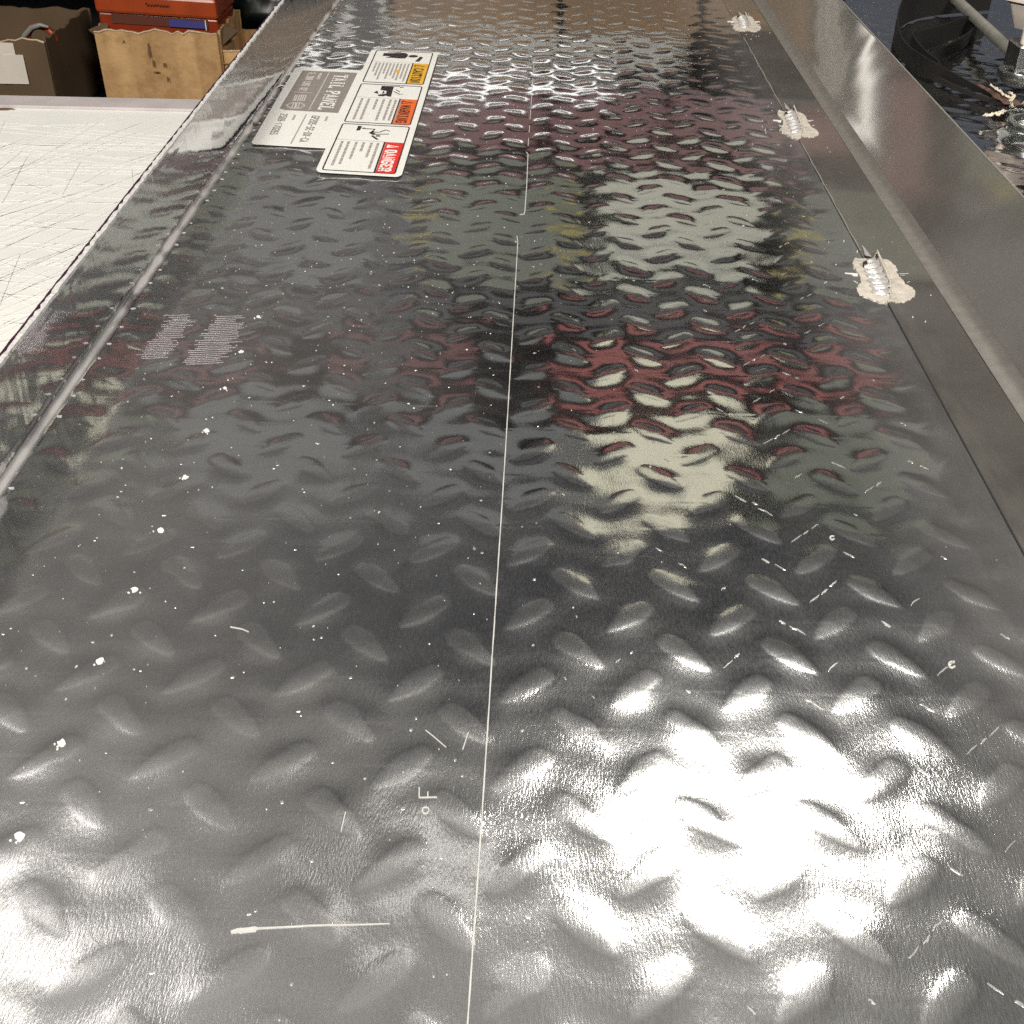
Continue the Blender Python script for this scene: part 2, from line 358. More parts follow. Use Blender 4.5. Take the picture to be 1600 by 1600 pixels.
def relief(x, y, lug_h=0.00075):
    h = np.zeros_like(x); mask = np.zeros_like(x)
    for kind, off, sx in (('/', 0.0, 1.0), ('\\', 0.5, -1.0)):
        i = np.round((x - X0) / A - off).astype(int); j = np.round((y - Y0) / A - off).astype(int)
        ii = (i + 150) % 400; jj = (j + 150 + (7 if sx < 0 else 0)) % 400
        cx = X0 + (i + off) * A + _rj[ii, jj, 0] * 0.0003; cy = Y0 + (j + off) * A + _rj[ii, jj, 1] * 0.0003
        dx = (x - cx); dy = (y - cy)
        # u runs up the lug (away from the viewer), v across it
        ang = math.radians(45) + _rj[ii, jj, 2] * 0.02
        ux = np.cos(ang) * sx; uy = np.sin(ang)
        u = dx * ux + dy * uy; v = -dx * uy * sx + dy * ux * sx
        L = 0.0138
        t = np.clip((u + L) / (2 * L), 0, 1)
        wd = 0.0053 * (t ** 0.80) * ((1 - t) ** 0.42) * 2.2 * (1 + 0.10 * _rj[jj, ii, 1] * np.sin(t * 9 + 4 * _rj[ii, jj, 2])) + 1e-5
        inside = 1 - (v / wd) ** 2
        prof = np.clip(inside, 0, 1)
        endf = np.clip(np.minimum(t, 1 - t) * 9, 0, 1)
        body = (1 - (1 - np.clip(prof * 1.35, 0, 1)) ** 2.0) * endf * ((u > -L) & (u < L))
        hh = _rh[ii, jj]
        h += 0.00006 * hh * body
        # the sheet swells gently round every lug
        h += 0.00030 * hh * np.exp(-(((u + 0.0005) / 0.0160) ** 2 + (v / 0.0070) ** 2))
        # and dips a little behind it
        h -= 0.00003 * np.exp(-(((u - 0.004) / 0.012) ** 2 + ((v + 0.0115 * sx) / 0.005) ** 2))
        mask = np.maximum(mask, np.clip(body * 1.6 - 0.25, 0, 1))
    # rows of lugs lift the sheet into faint rolls across it
    h += 0.000034 * np.cos(4 * np.pi * (y - Y0) / A + 0.5 * np.sin(x * 37.0))
    return h, mask

def ramp_y(segs):
    out = []
    for a, b, d in segs: out.append(np.arange(a, b, d))
    return np.concatenate(out)

# ---------------------------------------------------------------- setting
def struct(name, mb, mat, **k):
    o = mb.build(name, mat, **k); o['kind'] = 'structure'; return o
struct('floor', MB().box(-5, 5, -3, 5, -0.96, -0.92), M_FLOOR)
struct('ceiling', MB().box(-5, 5, -3, 5, 3.30, 3.34), M_CEIL)
struct('wall', MB().box(-5, 5, 3.6, 3.7, -0.92, 3.30), M_DARK)

# ---------------------------------------------------------------- the tail panel
panel = empty('tail_panel', (0, 0.8, 0), 'long bent aluminium tread plate panel filling the foreground, with upright side flanges', 'metal panel')
XR = 0.2113; XL = -0.2375; RB = 0.0048
ys = ramp_y([(-0.12, 0.15, 0.0018), (0.15, 0.85, 0.0009), (0.85, 1.72, 0.0012)])
s_flat = XR - XL; s_arc = RB * math.pi / 2; H_WALL = 0.0445
ss = np.concatenate([np.arange(0, s_flat, 0.00105), np.linspace(s_flat, s_flat + s_arc, 9)[1:-1], np.linspace(s_flat + s_arc, s_flat + s_arc + H_WALL, 40)])
S, YY = np.meshgrid(ss, ys)
xf = XR - S
h, mask = relief(xf, YY)
amb = 0.00016 * value_noise(xf, YY, 0.055, 1) + 0.00035 * value_noise(xf, YY, 0.19, 2) + 0.00003 * value_noise(xf, YY, 0.012, 5)
edge = np.clip((XR - xf) / 0.02, 0, 1)
h = (h + amb) * edge * np.where(S > s_flat + s_arc + H_WALL - 0.006, 0.2, 1)
wall = np.clip((S - s_flat - s_arc * 0.5) / 0.004, 0, 1)
h = h * (1 - 0.80 * wall) + wall * (0.000012 * value_noise(YY, S * 0.12, 0.0035, 41) + 0.00002 * value_noise(YY, S * 0.25, 0.011, 42)); mask = mask * (1 - 0.9 * wall) * edge
th = np.clip((S - s_flat) / RB, 0, math.pi / 2)
up = np.clip(S - s_flat - s_arc, 0, None)
bx = np.where(S <= s_flat, xf, XL - RB * np.sin(th)); bz = RB * (1 - np.cos(th)) + up
lean = -0.020 * (YY - 0.60) * (up / H_WALL) * 0.9 - 0.0
bx = bx + lean
Xs = bx + h * np.sin(th); Zs = bz + h * np.cos(th)
bendm = np.exp(-((S - s_flat - s_arc * 0.45) / 0.0023) ** 2) * (0.8 + 0.35 * value_noise(YY, YY * 0, 0.011, 12))  # mask painting the bright lamp reflection along the left bend
me = grid_mesh('tread_sheet', Xs, YY, Zs, mask, np.clip(bendm, 0, 1.3))
sheet = link('tread_sheet', me, MT, panel)
tag(sheet, 'polished aluminium tread plate with raised leaf shaped lugs')

# bright cut edge on top of the left flange, with a dark strip behind it
def top_x(y): return XL - RB - 0.020 * (y - 0.60) * 0.9
yy = np.arange(-0.12, 1.72, 0.004); ZT = RB + H_WALL
vs, fs = [], []
for k, y in enumerate(yy):
    a = top_x(y); j = rng.normal(0, 0.00022); j2 = rng.normal(0, 0.00025)
    if rng.random() < 0.09: j2 += rng.normal(0, 0.0009)
    vs += [(a + 0.0003 + j, y, ZT - 0.0012), (a + 0.0002 + j, y, ZT + 0.0005), (a - 0.0024 + j2, y, ZT + 0.0005 + rng.normal(0, 0.0002)), (a - 0.0026, y, -0.004)]
    if k:
        q = 4 * k
        fs += [(q - 4, q, q + 1, q - 3), (q - 3, q + 1, q + 2, q - 2), (q - 2, q + 2, q + 3, q - 1)]
link('cut_edge', mesh('cut_edge', vs, fs), M_CUT, panel)
mb = MB()
vs, fs = [], []
for k, y in enumerate(yy):
    a = top_x(y) - 0.0027
    vs += [(a, y, ZT - 0.0012), (a - 0.0028 + rng.normal(0, 0.0001), y, ZT - 0.0014), (a - 0.0026, y, -0.003)]
    if k:
        q = 3 * k; fs += [(q - 3, q, q + 1, q - 2), (q - 2, q + 1, q + 2, q - 1)]
link('edge_backing', mesh('edge_backing', vs, fs), M_PURPLE, panel)

# right edge strip: flat, rounded bend, flange leaning outwards
prof = [(0.2116, -0.0004), (0.2116, 0.0004), (0.225, 0.0004), (0.2475, 0.0004)]
bend_a = math.radians(50); rb = 0.012; cxb, czb = 0.2500, 0.0004 + rb
for k in range(9):
    a = bend_a * k / 8; prof.append((cxb + rb * math.sin(a), czb - rb * math.cos(a)))
ex, ez = prof[-1]; LN = 0.0575
for k in range(1, 9): prof.append((ex + math.cos(bend_a) * LN * k / 8, ez + math.sin(bend_a) * LN * k / 8))
tx, tz = prof[-1]
nx_, nz_ = math.sin(bend_a), -math.cos(bend_a)
prof += [(tx + nx_ * 0.0022, tz + nz_ * 0.0022), (ex + nx_ * 0.0022, ez + nz_ * 0.0022), (0.25, -0.001), (0.2125, -0.001)]
yy2 = np.arange(-0.12, 1.72, 0.006); PX = np.array([p[0] for p in prof]); PZ = np.array([p[1] for p in prof])
Xg = np.tile(PX, (len(yy2), 1)); Zg = np.tile(PZ, (len(yy2), 1)); Yg = np.tile(yy2[:, None], (1, len(prof)))
wv = 0.00025 * value_noise(Xg, Yg, 0.12, 9) + 0.00005 * value_noise(Xg, Yg, 0.03, 10)
inner = (np.arange(len(prof)) < len(prof) - 4)
Zg = Zg + wv * inner
es_ = link('edge_strip', grid_mesh('edge_strip', Xg, Yg, Zg), MF, panel)
md = es_.modifiers.new('split', 'EDGE_SPLIT'); md.split_angle = math.radians(35)
tag(es_, 'smooth dull aluminium strip and flange leaning outwards')
# rim of the flange catches the light
mb = MB(); mb.strip([(tx + 0.0008, y) for y in np.arange(-0.12, 1.72, 0.05)], 0.0009, tz - 0.0006, tz + 0.0006); mb.build('cut_edge', simple('dull_cut_edge', (0.5, 0.48, 0.44), 0.5, 0.5), panel)
# band along the bend that paints in the lamp's reflection
vs, fs = [], []
for k, y in enumerate(np.arange(-0.12, 1.72, 0.01)):
    for (a, dz) in ((3, 0.0003), (6, 0.0003), (9, 0.0003), (12, 0.0003)):
        X_, Z_ = prof[a]
        vs.append((X_ - 0.0002 * (a > 4), y, Z_ + dz))
    if k:
        q = 4 * k
        for c in range(3): fs.append((q - 4 + c, q - 3 + c, q + c + 1, q + c))
M_BENDSHEEN = simple('bend_sheen', (0.42, 0.40, 0.37), 0.45, 0.75, vary=0.15, scale=120)
link('bend_sheen', mesh('bend_sheen', vs, fs), M_BENDSHEEN, panel, smooth=True)

# seam between tread sheet and strip
MB().strip([(0.2114, -0.12), (0.2114, 0.4), (0.2116, 0.655)], [0.0006, 0.0006, 0.0004], -0.0002, 0.0009).build('seam', M_SEAM, panel)
mb = MB()
for (a, b) in ((0.735, 0.955), (1.06, 1.31)):
    mb = MB(); P = [(0.2122 + 0.00035 * math.sin(k * 2.2), a + (b - a) * k / 14) for k in range(15)]
    mb.strip(P, [0.0003 + 0.0006 * abs(math.sin(k * 1.3)) for k in range(15)], -0.0002, 0.0008); mb.build('bright_seam', simple('seam_shine', (0.55, 0.54, 0.52), 0.4, 0.6), panel)
def surf(x, y):
    h_, _ = relief(x, y)
    a_ = 0.00016 * value_noise(x, y, 0.055, 1) + 0.00035 * value_noise(x, y, 0.19, 2) + 0.00003 * value_noise(x, y, 0.012, 5)
    return (h_ + a_) * np.clip((XR - x) / 0.02, 0, 1)
def conform(mb, lift=0.00022, sink=0.0004):
    """lay a flat mark on the wavy sheet"""
    V = np.array(mb.v); zz = surf(V[:, 0], V[:, 1]); mid = (V[:, 2].min() + V[:, 2].max()) / 2
    V[:, 2] = zz + np.where(V[:, 2] > mid, lift, -sink); mb.v = [tuple(v) for v in V]; return mb
# ------------- scribed marks
def zline(x, y): return 0.0011
mb = MB()
def wob(pts, n, s):
    out = []
    for k in range(len(pts) - 1):
        a = Vector(pts[k]); b = Vector(pts[k + 1])
        for q in range(n): out.append(a.lerp(b, q / n) + Vector((rng.normal(0, s), 0)))
    out.append(Vector(pts[-1])); return out
mb = MB(); mb.strip(wob([(-0.0140, 0.10), (-0.0132, 0.25), (-0.0130, 0.478), (-0.0135, 0.733), (-0.0143, 0.745)], 90, 0.00002), [0.00036 + 0.00018 * abs(math.sin(k * 0.31)) for k in range(361)], 0.0, 0.0012)
conform(mb).build('scribed_line', M_SCRIBE, panel)
mb = MB(); mb.strip([px(812, 336)[:2], px(819, 335)[:2], px(820, 331)[:2], px(823, 290)[:2], px(825, 241)[:2], px(822, 238)[:2]], 0.00062, 0.0, 0.0012)
conform(mb).build('scribed_line', M_SCRIBE, panel)
for a, b in ((228, 216), (206, 196), (186, 172), (164, 150), (140, 122), (112, 90)):
    mb = MB(); mb.strip([px(825 + (232 - a) * 0.07, a)[:2], px(825 + (232 - b) * 0.07, b)[:2]], 0.0005, 0.0, 0.0012)
    conform(mb).build('scribed_line', M_SCRIBE, panel)
# stamped letter lying on its side and a small ring
def stroke(mb, pts, wd=0.0004): mb.strip([px(*p)[:2] for p in pts], wd, 0.0, 0.0012)
mb = MB(); stroke(mb, [(654.5, 1247), (683, 1247)]); stroke(mb, [(655, 1231), (655, 1247)]); stroke(mb, [(668.5, 1238), (668.5, 1247)]); conform(mb).build('scribed_letter', M_SCRIBE, panel)
mb = MB(); mb.strip([px(665 + 5.2 * math.cos(a), 1267 + 5.0 * math.sin(a))[:2] for a in np.linspace(0, 2 * math.pi, 15)], 0.00038, 0.0, 0.0012); conform(mb).build('stamped_ring', M_SCRIBE, panel)
for (cxp, cyp, r) in ((1487, 1040, 5.0), (1300, 842, 3.2)):
    mb = MB(); mb.strip([px(cxp + r * math.cos(a), cyp + r * 0.9 * math.sin(a))[:2] for a in np.linspace(0.5, 5.6, 12)], 0.0007, 0.0002, 0.0012); conform(mb).build('stamped_ring', M_SCRIBE, panel)
mb = MB(); mb.strip([px(*p)[:2] for p in ((361, 1457), (372, 1454.5), (385, 1453), (397, 1451.5), (404, 1451)) + tuple((404 + 205 * k / 40, 1451 - 8.5 * k / 40) for k in range(1, 41))], [0.0010, 0.0016, 0.0012, 0.0014, 0.0006] + [0.00058 - 0.00034 * k / 40 for k in range(40)], 0.0, 0.0013)
mb.strip([px(*p)[:2] for p in ((374, 1458), (384, 1456.5), (400, 1455))], 0.0005, 0.0, 0.0012); conform(mb).build('deep_scratch', M_SCRIBE, panel)
for pts in (((665, 1142), (680, 1154), (697, 1169)), ((720 / 2 + 0, 980), (378, 984), (389, 989)), ((732, 1146), (723, 1172)), ((540, 1270), (533, 1300))):
    mb = MB(); stroke(mb, pts, 0.0003); conform(mb).build('fine_scratch', M_SCRIBE, panel)

# ------------- chips along one row of lugs
def blob(mb, c, r, z0, z1, n=9, ax=1.0, ang=0.0, jit=0.25):
    pts = []
    for k in range(n):
        t = 2 * math.pi * k / n; q = r * (1 + rng.uniform(-jit, jit)); u, v = math.cos(t) * q * ax, math.sin(t) * q
        pts.append((c[0] + u * math.cos(ang) - v * math.sin(ang), c[1] + u * math.sin(ang) + v * math.cos(ang)))
    mb.slab(pts, z0, z1)
for (a, b, r) in ((352, 608, .0015), (378, 551, .0017), (404, 496, .0014), (323, 675, .0021), (290, 747, .0018), (252, 830, .0018), (211, 923, .0017), (157, 1033, .0020), (97, 1162, .0019), (32, 1307, .0021)):
    p = px(a, b); mb = MB()
    blob(mb, p, r, 0.0001, 0.0016, 10, 0.75, 0.5, 0.3)
    for k in range(3): blob(mb, (p[0] + rng.normal(-0.0008, 0.0012), p[1] + rng.normal(-0.0015, 0.001)), 0.0004, 0.0001, 0.0014, 6)
    conform(mb).build('chipped_spot', M_MARK, panel)

# ------------- wear marks where a plate above has rubbed: dashes on the flat sites between the lugs
mb = MB()
def seg_mark(cx, cy, sx, strength):
    ux, uy = math.cos(math.radians(45)) * sx, math.sin(math.radians(45))
    parts = [(-0.0108, -0.0028, 0.00075), (-0.0020, 0.0022, 0.0011), (0.0036, 0.0102, 0.00085)]
    for (a, b, wd) in parts:
        if rng.random() > strength * 0.55 + 0.05: continue
        m_ = (a + b) / 2; hl = (b - a) / 2 * min(1, max(0.18, strength * rng.uniform(0.75, 1.15)))
        off = rng.normal(0, 0.0004)
        P = []
        for t in (-1, -0.6, 0, 0.6, 1):
            q = m_ + hl * t; P.append((cx + ux * q - uy * off * sx, cy + uy * q + ux * off * sx + rng.normal(0, 0.00022)))
        w0 = wd * (0.45 + 0.4 * strength) * rng.uniform(0.7, 1.2)
        mb.strip(P, [w0 * 0.3, w0 * 0.8, w0, w0 * 0.75, w0 * 0.25], 0.0, 0.00115)
for i in range(-7, 7):
    for j in range(-8, 32):
        for (ox, oy, sx) in ((0.5, 0.0, -1), (0.0, 0.5, 1)):
            cx = X0 + (i + ox) * A; cy = Y0 + (j + oy) * A
            if cx > 0.200 or cx < -0.22: continue
            st = min(1.0, max(0.0, (cx - 0.0) / 0.11))
            if cx > 0.165: st *= 0.5
            if cy < 0.26: st *= 0.75
            if cy > 0.5: st *= 0.75
            if cy > 0.8: st *= 0.5
            if rng.random() < 0.12: st *= 0.3
            if st < 0.12:
                if rng.random() < 0.6: blob(mb, (cx + rng.normal(0.003 * sx, 0.0006), cy + 0.003 + rng.normal(0, 0.0006)), rng.uniform(0.0002, 0.00055), 0.0, 0.0012, 6, 1.3, 0.4)
                if rng.random() < 0.5: blob(mb, (cx + rng.normal(0, 0.002), cy + rng.normal(0, 0.002)), rng.uniform(0.0002, 0.0005), 0.0, 0.0012, 5, 1.6, 0)
            else: seg_mark(cx, cy, sx, st)
conform(mb).build('wear_mark', M_WEAR, panel, kind='stuff')

# ------------- fine dust specks, their pale colour painting tiny glints
mb = MB()
for k in range(480):
    if k < 280: x = rng.uniform(-0.235, -0.01); y = rng.uniform(0.16, 0.75)
    elif k < 410: x = rng.uniform(-0.235, 0.2); y = rng.uniform(0.3, 1.4)
    else: x = rng.normal(-0.20, 0.02); y = rng.uniform(0.25, 0.9)
    if x < -0.235: continue
    r = rng.exponential(0.00009) + 0.00006; r = min(r, 0.0006) * (1 if y < 0.6 else 1.4)
    blob(mb, (x, y), r, 0.0, 0.0005, 5, rng.uniform(1, 2.2), rng.uniform(0, 3.1))
conform(mb).build('glint_dust', M_GLINTDUST, panel, kind='stuff')

# ------------- buffed patch of short parallel lines
mb = MB()
def hatch(x_top0, x_top1, y_top, x_bot0, x_bot1, y_bot, n):
    for k in range(n):
        t = k / (n - 1); y = y_top + (y_bot - y_top) * t
        a = x_top0 + (x_bot0 - x_top0) * t + rng.normal(0, 5); b = x_top1 + (x_bot1 - x_top1) * t + rng.normal(0, 7)
        tilt = -0.04
        m_ = (a + b) / 2
        mb.strip([px(a, y)[:2], px(a + (b - a) * .3, y + tilt * (b - a) * .3)[:2], px(a + (b - a) * .7, y + tilt * (b - a) * .7)[:2], px(b, y + tilt * (b - a))[:2]],
                 [0.0001, 0.0007, 0.0007, 0.0001], 0.0, 0.0013)
hatch(268, 300, 494, 217, 268, 562, 24); hatch(338, 384, 496, 284, 352, 570, 26)
M_HATCH = simple('buffed_lines', (0.40, 0.37, 0.38), 0.42, 0.8)
conform(mb).build('buffing_mark', M_HATCH, panel, kind='stuff')

# ------------- pale specks painting the sparkle where lugs meet the left bend
mb = MB()
for j in range(-8, 34):
    for off in (0.0, 0.5):
        y = Y0 + (j + off) * A + rng.normal(0, 0.0012)
        if rng.random() < 0.2: continue
        blob(mb, (-0.2362 + rng.normal(0, 0.0004), y), rng.uniform(0.0006, 0.0011), 0.0, 0.0006, 7, 1.4, rng.uniform(-.4, .4))
conform(mb).build('bend_sparkle', M_MARK, panel, kind='stuff')

# ------------- plug welds on the seam
WC = px(1385, 437)
def wpt(a, b):
    p = px(1300 + a / 10, 360 + b / 10); return Vector((p.x - WC.x, p.y - WC.y))
HAL = [wpt(*q) for q in ((375, 450), (320, 490), (325, 590), (390, 650), (440, 730), (450, 830), (400, 890), (390, 940), (430, 1010), (520, 1060), (640, 1100), (760, 1140), (850, 1150), (915, 1120), (1000, 1145), (1090, 1145), (1200, 1110), (1290, 1050), (1310, 1000), (1270, 930), (1180, 870), (1110, 810), (1050, 740), (1010, 650), (1000, 590), (940, 520), (850, 470), (760, 450), (730, 440), (640, 430), (560, 440), (480, 455))]
BL = [wpt(*q) for q in ((500, 500), (485, 590), (550, 710), (590, 850), (650, 1010))]
BR = [wpt(*q) for q in ((700, 440), (745, 570), (810, 750), (880, 890), (895, 1025))]
def lerp_path(P, t):
    k = min(int(t * (len(P) - 1)), len(P) - 2); f = t * (len(P) - 1) - k; return P[k].lerp(P[k + 1], f)
def weld(cx, cy, sx, sy, variant):
    def W(v, z): return (cx + v.x * sx, cy + v.y * sy, z)
    out = []
    for k in range(len(HAL)):
        a = HAL[k]; b = HAL[(k + 1) % len(HAL)]
        for t in (0, 0.33, 0.66):
            q = a.lerp(b, t); f = 1 + (0.07 * math.sin(k * 1.1 + variant * 2) if variant else 0); out.append(Vector((q.x * f + rng.normal(0, .0003), q.y * f + rng.normal(0, .0008))))
    base = [BL[0], BL[1], BL[2], BL[3], BL[4], BR[4], BR[3], BR[2], BR[1], BR[0]]
    ob = MB(); ob.slab([W(p, 0)[:2] for p in base], 0.0, 0.0012); o = ob.build('weld', M_BEAD, panel, bevel=0.0008)
    NR = 7
    for k in range(NR):
        t = (k + 0.5) / NR; P = []; rr = []
        for c in range(9):
            u = c / 8; tt = t + 0.055 * (1 - (2 * u - 1) ** 2) - 0.075 * (u - 0.4) + rng.normal(0, 0.004)
            q = lerp_path(BL, min(1, max(0, tt))).lerp(lerp_path(BR, min(1, max(0, tt))), 0.03 + 0.94 * u); P.append(W(q, 0.0014))
            rr.append(0.0033 * sy * (0.45 + 0.55 * math.sin(math.pi * (0.08 + 0.84 * u))) * rng.uniform(.9, 1.1))
        rb0 = MB(); rb0.tube(P, rr, 10, squash=0.55); rb0.build('ripple', M_BEAD, o, smooth=True)
    hb = MB(); hb.slab([W(p, 0)[:2] for p in out], -0.0002, 0.0008); hb.build('etched_halo', M_HALO, o)
    for pts in (((500, 432), (560, 440), (615, 465), (640, 455), (625, 492), (540, 462)), ((735, 1018), (830, 975), (885, 915), (885, 1020), (810, 1028)), ((470, 575), (530, 550), (540, 590), (480, 600)), ((665, 450), (700, 440), (705, 470), (690, 520), (670, 500))):
        cb = MB(); cb.slab([W(wpt(*q), 0)[:2] for q in pts], 0.001, 0.0036 if pts[0][0] in (665, 470) else 0.0019); cb.build('crater', M_BURN, o)
    rb_ = MB(); L_ = [wpt(*q) for q in ((690, 400), (760, 560), (840, 700), (905, 850), (912, 1110))]
    rb_.tube([W(L_[0], .0040), W(L_[1], .0030), W(L_[2], .0024), W(L_[3], .0018), W(L_[4], .0012)], [0.0004, 0.0010, 0.0009, 0.0006, 0.0003], 7); rb_.build('sliver', M_HALO, o, smooth=True)
    tb = MB(); a, b, c = wpt(640, 450), wpt(735, 450), wpt(690, 400)
    tb.add([W(a, .001), W(b, .001), W(b + Vector((0, -.004)), .001), W(c, .0035)], [(0, 1, 3), (1, 2, 3), (2, 0, 3)]); tb.build('raised_tip', M_HALO, o)
    s_ = MB()
    for (x0, y0, x1, y1) in ((200, 675, 400, 690), (320, 705, 400, 712), (1040, 690, 1190, 688), (1060, 712, 1130, 712), (340, 800, 400, 832), (1170, 830, 1210, 812)):
        s_.strip([W(wpt(x0, y0), 0)[:2], W(wpt(x1, y1), 0)[:2]], [0.0002, 0.0004], 0.0, 0.0007)
    for k in range(14):
        a = rng.uniform(0, 6.28); q = Vector((0.027 * math.cos(a), 0.05 * math.sin(a))) * rng.uniform(.9, 1.5)
        blob(s_, W(q, 0), rng.uniform(.0002, .0004), 0.0, 0.0007, 5)
    s_.build('weld_spatter', M_MARK, o, kind='stuff')
    sb = MB(); sb.tube([W(wpt(470, 250), .0007), W(wpt(510, 330), .0012), W(wpt(560, 440), .0016)], [0.0003, 0.0010, 0.0020], 8, squash=0.3)
    sb.build('seam_spur', M_BEAD, o, smooth=True)
    return o
for n_, a in enumerate(((WC.x, WC.y, 1.0, 1.0), (px(1249, 194).x, px(1249, 194).y, 0.86, 1.12), (px(1169, 37).x, px(1169, 37).y, 0.9, 1.05))):
    weld(*a, n_)

# ---------------------------------------------------------------- stickers
class Decal:
    """flat print laid out on a slightly skewed sticker: local s 0..1 left to right, t 0..1 far to near"""
    def __init__(s, tl, tr, br, bl, z): s.c = [Vector(px(*p)[:2]) for p in (tl, tr, br, bl)]; s.z = z
    def P(s, a, b):
        tl, tr, br, bl = s.c
        return (tl * (1 - a) + tr * a) * (1 - b) + (bl * (1 - a) + br * a) * b
    def inv(s, x, y):
        p = Vector(px(x, y)[:2]); a = b = 0.5
        for _ in range(12):
            q = s.P(a, b); e = p - q
            da = (s.P(a + 1e-3, b) - q) / 1e-3; db = (s.P(a, b + 1e-3) - q) / 1e-3
            det = da.x * db.y - da.y * db.x; a += (e.x * db.y - e.y * db.x) / det; b += (da.x * e.y - da.y * e.x) / det
        return a, b

def round_rect(x0, y0, x1, y1, rx, ry, n=5):
    pts = []
    for cx, cy, a0 in ((x1 - rx, y0 + ry, -90), (x1 - rx, y1 - ry, 0), (x0 + rx, y1 - ry, 90), (x0 + rx, y0 + ry, 180)):
        for k in range(n + 1):
            a = math.radians(a0 + 90 * k / n); pts.append((cx + rx * math.cos(a), cy + ry * math.sin(a)))
    return pts
ZST = 0.0011
def poly(mb, d, pts, lift): mb.slab([tuple(d.P(*p)) for p in pts], d.z, d.z + lift)
def band(mb, d, pts, wd, lift): mb.strip([tuple(d.P(*p)) for p in pts], wd, d.z, d.z + lift)

